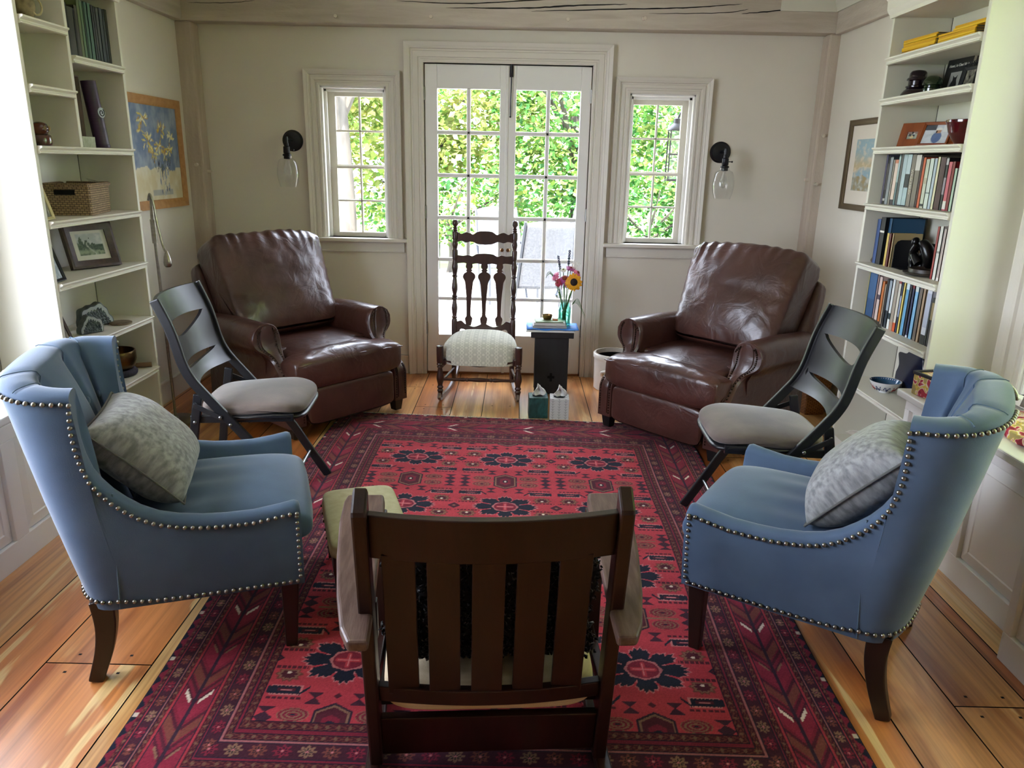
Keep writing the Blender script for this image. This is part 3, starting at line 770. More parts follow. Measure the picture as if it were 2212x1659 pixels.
    # legs
    for sg in (1, -1):
        b = MB(); pts = [(sg * .252, .02, .25), (sg * .254, .022, .17), (sg * .257, .008, .09), (sg * .262, -.022, .0)]
        b.bar(spline(pts, 5), [.056 - .02 * k / 15 for k in range(16)], [.062 - .024 * k / 15 for k in range(16)], up=(0, 1, 0)); b.build('leg', M_espresso, t, bevel=.004, recalc=True)
        b = MB(); b.bar([(sg * .258, .515, .24), (sg * .258, .508, .0098)], [.052, .034], [.052, .034], up=(0, 1, 0)); b.build('leg', M_espresso, t, bevel=.004, recalc=True)
    # nailheads follow the roll, the arm fronts and the hem
    path = []
    def walk(pts, step=.0195):
        out = []; acc = 0; pts = [Vector(p) for p in pts]
        for a, c in zip(pts, pts[1:]):
            L_ = (c - a).length; d = step - acc
            while d <= L_: out.append(a + (c - a) * (d / L_)); d += step
            acc = (acc + L_) % step
        return out
    def outp(p, r, sg): return p
    nl = []
    for sg in (1, -1):
        rng = range(nk + 25) if sg > 0 else range(N - 1, N - 1 - (nk + 24), -1)
        top = [Vector(P[i][6]) + Vector((0, 0, -.004 + (.0))) for i in rng]
        hem = [Vector(P[i][1]) + Vector((0, 0, .004)) for i in rng]
        fr = [Vector((sg * (.3005 + .0175 * (z - ZB) / .25), .545, z)) for z in (.475, .40, .32, .245)]
        for k, lst in enumerate((top, hem, fr)):
            for p in walk(lst): nl.append((p, sg, k))
    me = MB(); me.sphere((0, 0, 0), .0062, 6, 10); proto = None; rest = MB()
    near = -1 if rz > 0 else 1
    ccx = Vector((0, .10, 0)); cnt = 0
    nl.sort(key=lambda q: (q[1] * (-1 if label.find('left') >= 0 else 1), ))
    for p, sg, k in nl:
        q = Vector((p.x, p.y, 0)); nn = Vector((sg, 0, 0)) if p.y > .07 else (q - Vector((0, .074, 0))).normalized()
        p = p + nn * .0045
        if cnt < 100:
            if proto is None: proto = me.build('nailhead', M_nail, t, loc=p)
            else:
                o = proto.copy(); COL.objects.link(o); o.location = p
            cnt += 1
        else: rest.sphere(p, .0062, 5, 8)
    if rest.v: rest.build('nailhead_trim', M_nail, t)['kind'] = 'stuff'
    return t
def place2(A, B, side):
    """chair frame from its rear and front foot on the near side; side=+1 when that is the chair's right"""
    A = Vector(A); B = Vector(B); f = (B - A).normalized(); rt = Vector((f.y, -f.x))
    o = A - rt * side * .258 + f * .0
    return (o.x, o.y, 0), atan2(-f.x, f.y)
l, rz = place2((-1.140, 1.800), (-.666, 1.960), 1)
CH_L = blue_chair('blue velvet armchair with nailhead trim on the left, a grey cushion on it', l, rz)
l, rz = place2((1.000, 1.722), (.560, 2.000), -1)
CH_R = blue_chair('blue velvet armchair with nailhead trim on the right, a grey cushion on it', l, rz)

M_greyp = mat('grey_cushion', '#6f7072', .9, col2='#9a9b9c', vscale=(60, 60, 14), detail=6, bump=.35, bscale=(90, 90, 30), sheen=.4, ramp=(.35, .65), bdist=.004)
def pillow(name, label, w, h, d, M, m=None, group=None):
    b = MB(); n = 24; top = []; bot = []
    for i in range(n + 1):
        r0 = []; r1 = []
        for j in range(n + 1):
            u = -1 + 2 * i / n; v = -1 + 2 * j / n
            pin = 1 - .055 * (1 - abs(v) ** 2) * abs(u) ** 8 * 1 - 0; pv = 1 - .055 * (1 - abs(u) ** 2) * abs(v) ** 8
            k = (max(0, 1 - abs(u) ** 3.2) * max(0, 1 - abs(v) ** 3.2)) ** .55
            wr = .006 * fbm(u * 2.1 + 3, v * 2.1, 1) * k ** .5
            x = u * w / 2 * pin; y = v * h / 2 * pv
            r0.append((x, y, k * d / 2 + wr)); r1.append((x, y, -k * d / 2 + wr * .5))
        top.append(r0); bot.append(r1)
    b.grid(top[::-1]); b.grid(bot)
    o = b.build(name, m or M_greyp, None, sub=1, recalc=True); o.matrix_world = M
    tag(o, label, 'cushion', group)
    pp = MB(); ring = [bot[0][j] for j in range(n)] + [bot[i][n] for i in range(n)] + [bot[n][j] for j in range(n, 0, -1)] + [bot[i][0] for i in range(n, 0, -1)]
    pp.tube([(x, y, 0) for x, y, z in ring], .0035, 6, closed=True); pp.build('piped_edge', mat('cushion_piping', '#5c5c5a', .9), o)
    return o
def chairM(ch, *ms):
    M = T(*ch.location) @ RZ(ch.rotation_euler[2])
    for m in ms: M = M @ m
    return M
pillow('cushion', 'grey cushion slumped in the left blue armchair', .40, .33, .19, chairM(CH_L, T(.0, .135, .592), RX(radians(135)), RZ(radians(2))), group='grey cushions')
pillow('cushion', 'heathered grey cushion leaning in the right blue armchair', .40, .33, .19, chairM(CH_R, T(.0, .15, .585), RX(radians(132)), RZ(radians(-3))), group='grey cushions')
# ================================================================= LEATHER RECLINERS
def leather():
    m = mat('brown_leather', '#3a2019', .345, col2='#52322a', vscale=(3.2, 3.2, 3.2), detail=5, spec=.5, rvar=.05, coat=.25)
    nt = m.node_tree; N = nt.nodes; L = nt.links; p = N['Principled BSDF']; tc = N.new('ShaderNodeTexCoord')
    n1 = N.new('ShaderNodeTexNoise'); n1.inputs['Scale'].default_value = 9; n1.inputs['Detail'].default_value = 5; n1.inputs['Distortion'].default_value = 1.4; L.new(tc.outputs['Object'], n1.inputs['Vector'])
    n2 = N.new('ShaderNodeTexVoronoi'); n2.feature = 'DISTANCE_TO_EDGE'; n2.inputs['Scale'].default_value = 260; L.new(tc.outputs['Object'], n2.inputs['Vector'])
    b1 = N.new('ShaderNodeBump'); b1.inputs['Strength'].default_value = .5; b1.inputs['Distance'].default_value = .012; L.new(n1.outputs['Fac'], b1.inputs['Height'])
    b2 = N.new('ShaderNodeBump'); b2.inputs['Strength'].default_value = .12; b2.inputs['Distance'].default_value = .001; L.new(n2.outputs[0], b2.inputs['Height']); L.new(b1.outputs[0], b2.inputs['Normal'])
    L.new(b2.outputs[0], p.inputs['Normal']); return m
M_lea = leather()
M_brass = mat('antique_nail', '#3a2c22', .35, metal=.9)
M_black = mat('black_wood', '#0e0c0c', .45)
def superbox(c, d, nu=36, nv=30, e=.35, fn=None, M=None):
    """puffy rounded box; fn(u,v,p) edits points. axis y is the long sweep"""
    n = 2 / e; P = []; q = max(4, nv // 4)
    ring = [(1, -1 + 2 * k / q) for k in range(q)] + [(1 - 2 * k / q, 1) for k in range(q)] + [(-1, 1 - 2 * k / q) for k in range(q)] + [(-1 + 2 * k / q, -1) for k in range(q)]
    for i in range(nu + 1):
        s_ = -1 + 2 * i / nu; u0 = sin(pi / 2 * sin(pi / 2 * s_)); su = .35 * s_ + .65 * u0
        kk = max(0, 1 - abs(su) ** n) ** (1 / n); row = []
        for cy, cz in ring:
            rr = (abs(cy) ** n + abs(cz) ** n) ** (1 / n)
            p = Vector((d[0] / 2 * su, d[1] / 2 * cy / rr * kk, d[2] / 2 * cz / rr * kk))
            if fn: p = Vector(fn(p, 2 * p.x / d[0], 2 * p.y / d[1], 2 * p.z / d[2]))
            row.append(p + Vector(c))
        P.append(row)
    return P
def recliner(label, loc, rz, seed):
    t = thing('recliner', label, 'armchair', loc, rz, 'brown leather recliners'); R = random.Random(seed)
    b = MB(); b.bx(-.385, .385, -.78, -.25, .075, .44); b.bx(-.30, .30, -.3, -.02, .09, .285); b.build('base', M_lea, t, bevel=.02, seg=3)
    # footrest panel between the posts
    b = MB(); b.grid(superbox((0, -.012, .172), (.592, .06, .205), 20, 24, .28)); b.build('footrest', M_lea, t, sub=1)
    for sg in (-1, 1):
        # arm: rolled section swept front to back
        sec = [(.290, .12), (.290, .40), (.288, .47), (.290, .52), (.300, .556), (.322, .584), (.360, .598), (.405, .594), (.440, .572), (.460, .536), (.460, .494), (.440, .458), (.405, .438), (.386, .40), (.392, .25), (.395, .075), (.30, .075)]
        P = []
        for y, k in ((-.80, .0), (-.79, .9), (-.74, 1), (-.5, 1), (-.32, 1), (-.235, 1.0), (-.222, .96), (-.216, .90)):
            cx, cz = .345, .33
            P.append([(sg * (cx + (x - cx) * (1 if k == 0 else .94 + .06 * k)), y if not (k < 1 and y > -.3) else y, (cz + (z - cz) * (.95 + .05 * k)) - .02 * max(0, (-.5 - y) / .3)) for x, z in sec])
        b = MB(); b.grid(P, cv=True, capu=True); b.build('arm', M_lea, t, ang=60, recalc=True)
        # sloping scroll-fronted post
        rows = [(.078, .293, .400, .0), (.16, .293, .400, .0), (.235, .293, .400, -.001), (.262, .294, .399, -.006), (.288, .294, .397, -.022), (.320, .295, .390, -.058), (.36, .296, .380, -.105), (.40, .297, .376, -.150), (.435, .292, .396, -.180), (.46, .289, .432, -.194), (.485, .287, .455, -.202), (.515, .287, .462, -.206), (.545, .292, .457, -.208), (.572, .306, .440, -.208), (.589, .326, .412, -.208), (.598, .352, .384, -.208)]
        q = spline(rows, 3); P = []
        for z, x0, x1, y in q: P.append([(sg * x0, y - .014, z), (sg * (x0 + .010), y, z), (sg * (x1 - .010), y, z), (sg * x1, y - .014, z), (sg * x1, y - .20 if z < .3 else -.24, z), (sg * x0, y - .20 if z < .3 else -.24, z)])
        b = MB(); b.grid(P, cv=True, capu=True); po = b.build('arm_post', M_lea, t, ang=40, recalc=True)
        # padded facing with its two rows of nails
        P = []
        for z, x0, x1, y in q[1:-3]:
            w = (x1 - x0); P.append([(sg * (x0 + w * f), y + h, z) for f, h in ((.27, -.004), (.30, .006), (.5, .011), (.70, .006), (.73, -.004))])
        b = MB(); b.grid(P); b.build('scroll_facing', M_lea, po, recalc=True)
        b = MB(); pth = [(sg * (x0 + (x1 - x0) * .20), y + .002, z) for z, x0, x1, y in q[1:-6]] + [(sg * (.368 + .062 * cos(radians(a))), -.205, .535 + .042 * sin(radians(a))) for a in range(170, 5, -15)] + [(sg * (x0 + (x1 - x0) * .80), y + .002, z) for z, x0, x1, y in q[-7:0:-1]]
        acc = 0; last = Vector(pth[0])
        for p in pth[1:]:
            p = Vector(p); d = (p - last).length; n = max(1, int(d / .013))
            for k in range(n): c = last + (p - last) * (k / n); b.sphere(c, (.0048, .0040, .0048), 4, 7)
            last = p
        b.build('nail_trim', M_brass, po)
    # seat cushion, T-shaped: it overlaps the posts in front of the arms
    def seatf(p, u, v, w):
        x, y, z = p
        zz = z + (.026 * (1 - u * u) * (1 - v * v) if w > 0 else 0) + (.007 * fbm(x * 7 + seed, y * 9, 0) + .006 * fbm(x * 16, y * 26 + seed, 2) + .003 * abs(fbm(x * 30, y * 38, seed))) * (1 if w > 0 else .3)
        return (x + .004 * fbm(y * 14, z * 10, seed), y + .004 * fbm(x * 9, z * 9, seed), zz)
    b = MB(); b.grid(superbox((0, -.30, .352), (.582, .62, .160), 30, 34, .30, seatf)); b.grid(superbox((0, -.066, .350), (.720, .190, .166), 40, 30, .34, seatf))
    cu = b.build('seat_cushion', M_lea, t, sub=1)
    b = MB(); pts = [(-.348 + .696 * k / 30, .0175 + .004 * sin(k * .9 + seed), .402 + .014 * (1 - (k / 15 - 1) ** 2) + .002 * sin(k * 1.7)) for k in range(31)]; b.tube(pts, .0035, 6); b.build('piping', M_lea, cu)
    # back frame with its wings, leaning
    lean = radians(24.5)
    bm_ = T(0, -.60, .30) @ RX(lean)
    b = MB(); b.M = bm_; P = superbox((0, -.10, .30), (.79, .10, .66), 16, 24, .2); b.grid(P); b.build('back_frame', M_lea, t, sub=1)
    # loose back pillow
    def backf(p, u, v, w):
        x, y, z = p; k = .90 + .115 * (w * .5 + .5); top = max(0, (w - .45) / .55); sd = max(0, (abs(u) - .62) / .38)
        front = 1 if v > 0 else .2
        y2 = y + front * (.060 * (1 - u * u) * (1 - w * w) - .018 * math.exp(-((w - .05) / .12) ** 2 - (u / .5) ** 2))
        y2 += front * (.006 * sin(u * 31 + w * 3 + 2 * sin(u * 5 + seed)) * top ** 1.0 + .006 * sin(w * 27 + u * 4 + seed) * sd)
        y2 += front * .006 * fbm(u * 2.4 + seed, w * 2.4, 1)
        zz = z + (.012 * sin(u * 5 + seed) * .3 + .004 * sin(u * 29 + seed)) * top - .018 * abs(u) ** 3 * top
        return (x * k + .003 * sin(w * 31 + seed) * sd, y2, zz)
    b = MB(); b.M = bm_; b.grid(superbox((0, .048, .425), (.715, .225, .60), 60, 80, .21, backf)); b.build('back_pillow', M_lea, t, sub=1)
    for sx in (-1, 1):
        for y in (-.045, -.74):
            b = MB(); b.bar([(sx * .345, y, .082), (sx * .345, y, .0095 if y > -.3 else 0)], [.062, .044], [.062, .044], up=(0, 1, 0)); b.build('foot', M_black, t, bevel=.003, recalc=True)
    return t
recliner('brown leather recliner in the left corner under the window, mostly in shade', (-.888, 3.935, 0), atan2(-.762, -.648), 3)
recliner('brown leather recliner on the right with a creased back pillow catching the light', (.735, 3.735, 0), atan2(.735, -.678), 8)
# ================================================================= FOLDING CHAIRS
M_fold = mat('black_satin_frame', '#1b1b1e', .32, spec=.5, metal=.2)
M_suede = mat('taupe_suede', '#5a4f4a', .9, col2='#72655d', vscale=(7, 7, 7), detail=6, sheen=.5, bump=.06, bscale=(200, 200, 200))
M_rivet = mat('steel_rivet', '#8b8b8d', .3, metal=1.)
def folding_chair(label, loc, rz):
    t = thing('folding_chair', label, 'chair', loc, rz, 'black folding chairs'); hw = .222
    prof = [(-.005, .905), (.04, .79), (.072, .66), (.098, .60), (.132, .552), (.20, .468), (.35, .283), (.425, .16), (.515, .0105)]
    pr = spline(prof, 5)
    for sg in (-1, 1):
        b = MB(); b.bar([(sg * hw, y, z) for y, z in pr], .019, .036, up=(1, 0, 0.0001) if False else (0, .7, .7)); b.build('upright', M_fold, t, bevel=.004, recalc=True)
        b = MB(); b.bar([(sg * (hw - .022), .112, .53), (sg * (hw - .022), .088, .40), (sg * (hw - .022), .03, .0)], .017, .034, up=(0, 1, 0)); b.build('rear_leg', M_fold, t, bevel=.003, recalc=True)
        b = MB(); b.bar([(sg * (hw + .004), .098, .495), (sg * (hw + .014), .205, .445)], .006, .020); b.build('folding_link', M_fold, t, bevel=.002, recalc=True)
        b = MB()
        for y, z, x in ((.102, .493, hw - .010), (.2, .447, hw + .015), (.235, .415, hw + .010), (.092, .418, hw - .012)):
            b.sphere((sg * (x), y, z), (.005, .007, .007), 6, 10)
        b.build('rivet', M_rivet, t)
        b = MB(); b.bar([(sg * .188, .07, .425), (sg * .188, .47, .432)], .014, .032); b.build('seat_rail', M_fold, t, bevel=.003, recalc=True)
    return t
def slot_panel(t, sg):
    """bowed back board with two tapered slots, cut as smooth outlines"""
    hw = .214; prof = spline([(.125, .565), (.098, .60), (.072, .66), (.04, .79), (-.005, .905)], 12)
    def yz(s):
        k = s * (len(prof) - 1); i = min(int(k), len(prof) - 2); f = k - i
        return prof[i][0] + (prof[i + 1][0] - prof[i][0]) * f, prof[i][1] + (prof[i + 1][1] - prof[i][1]) * f
    n = 48; b = MB()
    # slot edges as functions of u
    def slot(c, u):
        if not -.80 < u < .80: return c, c
        q = (u + .80) / 1.60; h = .135 * max(0, sin(pi * q ** .72)) ** .62; return c - h * .9, c + h * .1
    us = [-1 + 2 * i / n for i in range(n + 1)]
    def pt(u, s, off):
        y, z = yz(min(1, max(0, s))); return (sg * u * hw, y - .040 * (1 - u * u) + off, z)
    top = lambda u: 1.0 - .0 * u; bot = lambda u: .02 + .035 * max(0, 1 - ((u + .2) / .8) ** 2)
    for lo, hi in ((bot, lambda u: slot(.435, u)[0]), (lambda u: slot(.435, u)[1], lambda u: slot(.765, u)[0]), (lambda u: slot(.765, u)[1], top)):
        P = []
        for u in us:
            a, c = lo(u), hi(u); ss = [a + (c - a) * k / 6 for k in range(7)]
            P.append([pt(u, s, .006) for s in ss] + [pt(u, s, -.006) for s in ss[::-1]])
        b.grid(P, cv=True, capu=True)
    b.build('back_panel', M_fold, t, ang=50, recalc=True)
def seat_pad(t):
    def f(p, u, v, w):
        x, y, z = p; k = 1.0 - .10 * (abs(min(0, v)) ** 2)
        dome = .014 * (1 - u * u) * (1 - v * v) if w > 0 else 0
        return (x * k, y, z + dome + .022 * max(0, v) ** 2 * 0 - .030 * max(0, v - .55) * (1 if w < 0 else 1.3) + .008 * sin(v * 2.2))
    b = MB(); b.grid(superbox((0, .300, .464), (.405, .420, .052), 30, 30, .42, f)); b.build('seat_pad', M_suede, t, sub=1)
    def g(p, u, v, w):
        x, y, z = p; return (x * (1.0 - .10 * abs(min(0, v)) ** 2), y, z + .006 * sin(v * 2.2) - .03 * max(0, v - .55))
    b = MB(); b.grid(superbox((0, .300, .434), (.412, .425, .026), 24, 26, .38, g)); b.build('seat_shell', M_fold, t, sub=1)
    for y, z in ((.50, .035 + .0), (.045, .12)): pass
    b = MB(); b.cyl((-.215, .44, .135), (.215, .44, .135), .007, n=10); b.build('stretcher', M_rivet, t)
    b = MB(); b.cyl((-.20, .05, .17), (.20, .05, .17), .007, n=10); b.build('stretcher', M_rivet, t)
for lab, loc, rz, sg in (('black folding chair with taupe seat between the left blue armchair and recliner', (-1.358, 2.98, 0), radians(4 - 90), 1),
                         ('black folding chair with taupe seat between the right recliner and blue armchair', (1.248, 2.752, 0), radians(178 - 90), -1)):
    t = folding_chair(lab, loc, rz); slot_panel(t, -sg); seat_pad(t)

# ================================================================= MISSION ROCKER (nearest, seen from behind)
M_oak = mat('fumed_oak', '#1e0a06', .42, col2='#2b110a', vscale=(26, 26, 3), vdist=.4, spec=.4, bump=.05, bscale=(160, 160, 18))
M_oakw = mat('lighter_oak_arm', '#46302a', .42, col2='#665047', vscale=(70, 9, 70), detail=6, bump=.08, bscale=(180, 14, 180))  # arm boards lighter and greyer than the rest of the frame
M_fur = mat('black_fleece', '#08080a', .95, col2='#15151a', vscale=(60, 60, 60), sheen=.3)
M_beige = mat('beige_ticking', '#b5a283', .9, col2='#c9b899', vscale=(3, 3, 200), bump=.2, bscale=(400, 400, 400))
def mission():
    t = thing('mission_rocker', 'dark oak slat-back rocking chair seen from behind, nearest the camera', 'rocking chair', (-.042, 1.465, 0), radians(4))
    yb = lambda z: -.135 * (z - .035) / .775
    for sg in (-1, 1):
        P = []
        for z in (.05, .3, .55, .755):
            y = yb(z); P.append([(sg * .250, y, z), (sg * .2805, y, z), (sg * .2805, y + .050, z), (sg * .250, y + .050, z)])
        y = yb(.76); P.append([(sg * .250, y + .004, .764), (sg * .2805, y + .004, .764), (sg * .2805, y + .046, .800), (sg * .250, y + .046, .800)])
        b = MB(); b.grid(P, cv=True, capu=True); b.build('back_post', M_oak, t, bevel=.005, recalc=True)
        # arm: broad board, widening forward
        out = [(-.165, .250, .292), (-.12, .250, .312), (-.02, .252, .334), (.12, .258, .356), (.27, .264, .372), (.36, .268, .374), (.392, .274, .368)]
        zc = lambda y: .505 + .12 * (y + .165) * .95
        poly = [(a, y) for y, a, c in out] + [(c, y) for y, a, c in out[::-1]]
        V = [(sg * x, y, zc(y)) for x, y in poly] + [(sg * x, y, zc(y) - .026) for x, y in poly]; n = len(poly)
        b = MB(); b.add(V, [tuple(range(n)), tuple(range(2 * n - 1, n - 1, -1))] + [(i, i + n, (i + 1) % n + n, (i + 1) % n) for i in range(n)])
        b.build('arm', M_oakw, t, bevel=.008, seg=3, recalc=True)
        b = MB(); b.bx(sg * .285 - .024, sg * .285 + .024, .30, .35, .06, .545); b.build('front_leg', M_oak, t, bevel=.004)
        b = MB(); b.bx(sg * .278 - .012, sg * .278 + .012, .03, .31, .12, .225); b.build('side_rail', M_oak, t, bevel=.003)
        b = MB(); pts = [(sg * .272, -.30, .115), (sg * .272, -.15, .062), (sg * .274, .0, .034), (sg * .28, .2, .030), (sg * .288, .36, .052), (sg * .290, .45, .085)]; b.bar(spline(pts, 6), .034, .040); b.build('rocker', M_oak, t, bevel=.004, recalc=True)
        b = MB(); b.bx(sg * .282 - .006, sg * .282 + .028, .02, .045, .38, .475); b.build('corbel', M_oak, t, bevel=.003)
    def rail(name, z0, z1, bow, th=.024, zb=0.0, par=t):
        P = []
        for k in range(25):
            x = -.251 + .502 * k / 24; w = 1 - (x / .251) ** 2
            P.append([(x, yb(z) + .016 - bow * w + dy, z + (zb * w if z == z1 else 0)) for z, dy in ((z0, 0), (z1, 0), (z1, th), (z0, th))])
        b = MB(); b.grid(P, cv=True, capu=True); return b.build(name, M_oak, par, bevel=.003, recalc=True)
    rail('top_rail', .648, .752, .034); rail('lower_rail', .248, .292, .026); rail('seat_rail', .072, .190, .0)
    for x in (-.193, -.1015, -.0095, .082, .1705):
        w = 1 - (x / .251) ** 2; b = MB()
        P = [[(x + dx, yb(z) + .020 - (.034 * (z - .28) / .37 + .026 * (.65 - z) / .37) * w + dy, z) for dx, dy in ((-.034, 0), (.034, 0), (.034, .012), (-.034, .012))] for z in (.275, .66)]
        b.grid(P, cv=True, capu=True); b.build('back_slat', M_oak, t, bevel=.002, recalc=True)
    b = MB(); b.bx(-.27, .27, .285, .31, .13, .225); b.build('front_rail', M_oak, t, bevel=.003)
    b = MB(); b.bx(-.262, .262, .03, .30, .195, .212); b.build('seat_board', M_oak, t, bevel=.002)
    def cf(p, u, v, w): return (p[0], p[1], p[2] + .012 * (1 - u * u) * (1 - v * v))
    b = MB(); b.M = RX(radians(4)); b.grid(superbox((0, .16, .252), (.500, .36, .072), 30, 30, .35, cf)); b.build('seat_cushion', M_beige, t, sub=1)
    # black fleece thrown over the seat and up the back
    f = thing('fleece_throw', 'black fleece throw draped inside the slat-back rocking chair', 'throw', (-.042, 1.465, .30), radians(4))
    R = random.Random(5); b = MB(); P = []; nu, nv = 46, 50
    prof = spline([(.30, .336), (.16, .338), (.06, .334), (.000, .336), (-.012, .385), (-.022, .48), (-.04, .60), (-.055, .66)], 8); n = len(prof)
    for i in range(nu + 1):
        u = -1 + 2 * i / nu; row = []
        for j, (y, z) in enumerate(prof):
            s = j / (n - 1); hw = .225 - .03 * abs(sin(s * 7)) * (s < .5) + .012 * sin(s * 23 + (2 if u > 0 else 0))
            nz = .010 * fbm(u * 5, s * 9, 3) + R.uniform(-.004, .004)
            row.append((u * hw, y + .022 + nz - (.034 * (1 - u * u) * max(0, s - .4) * 1.3), z + nz - .30 + (.006 * fbm(u * 3, s * 4, 8) if s > .9 else 0) + .004))
        P.append(row)
    b.grid(P)
    for i in range(0, nu + 1):
        for j in range(n):
            for k in range(2):
                p = Vector(P[i][j]) + Vector((R.uniform(-.006, .006), 0, R.uniform(-.006, .006))); d = Vector((R.uniform(-1, 1), R.uniform(-1.2, .6), R.uniform(-.6, 1.2))).normalized() * R.uniform(.007, .013)
                w = Vector((R.uniform(-1, 1), R.uniform(-1, 1), R.uniform(-1, 1))).normalized() * .0022
                b.add([p - w, p + w, p + d], [(0, 1, 2)])
    o = b.build('fleece', M_fur, f, smooth=True, ang=180); o.modifiers.new('s', 'SOLIDIFY').thickness = .006
mission()

# ================================================================= TURNED ROCKING CHAIR by the doors
M_walnut = mat('dark_turned_wood', '#2c1510', .35, col2='#41231a', vscale=(30, 30, 5), spec=.5, coat=.2)
M_damask = None
def damask():
    m = bpy.data.materials.new('damask_cotton'); m.use_nodes = True; nt = m.node_tree; N = nt.nodes; L = nt.links; p = N['Principled BSDF']; p.inputs['Roughness'].default_value = .9
    tc = N.new('ShaderNodeTexCoord'); sp = N.new('ShaderNodeSeparateXYZ'); L.new(tc.outputs['Object'], sp.inputs[0])
    def M2(op, a, b=None, c=None):
        n = N.new('ShaderNodeMath'); n.operation = op
        for i, v in enumerate((a, b, c)):
            if v is None: continue
            if isinstance(v, (int, float)): n.inputs[i].default_value = v
            else: L.new(v, n.inputs[i])
        return n.outputs[0]
    sv = M2('ADD', sp.outputs[2], M2('MULTIPLY', sp.outputs[1], -1.0))
    v = M2('MULTIPLY', sv, 2 * pi / .050); x = M2('MULTIPLY', sp.outputs[0], 2 * pi / .052)
    wav = M2('ADD', x, M2('MULTIPLY', M2('SINE', v), 1.15)); wav2 = M2('ADD', x, M2('MULTIPLY', M2('SINE', v), -1.15))
    a = M2('LESS_THAN', M2('ABSOLUTE', M2('SINE', M2('MULTIPLY', wav, .5))), .20); c = M2('LESS_THAN', M2('ABSOLUTE', M2('SINE', M2('MULTIPLY', wav2, .5))), .20)
    dots = M2('GREATER_THAN', M2('MULTIPLY', M2('COSINE', M2('ADD', x, pi)), M2('COSINE', v)), .62)
    k = M2('MINIMUM', M2('ADD', M2('ADD', a, c), dots), 1.0)
    mx = N.new('ShaderNodeMix'); mx.data_type = 'RGBA'; L.new(k, mx.inputs['Factor']); mx.inputs['A'].default_value = lin('#b9b8ab'); mx.inputs['B'].default_value = lin('#cfcdc0')
    L.new(mx.outputs['Result'], p.inputs['Base Color']); return m
def turned(segs):
    """list of (z, r) -> dense smooth lathe profile"""
    return [(max(r, .001), z) for z, r in spline([(z, r) for z, r in segs], 4)]
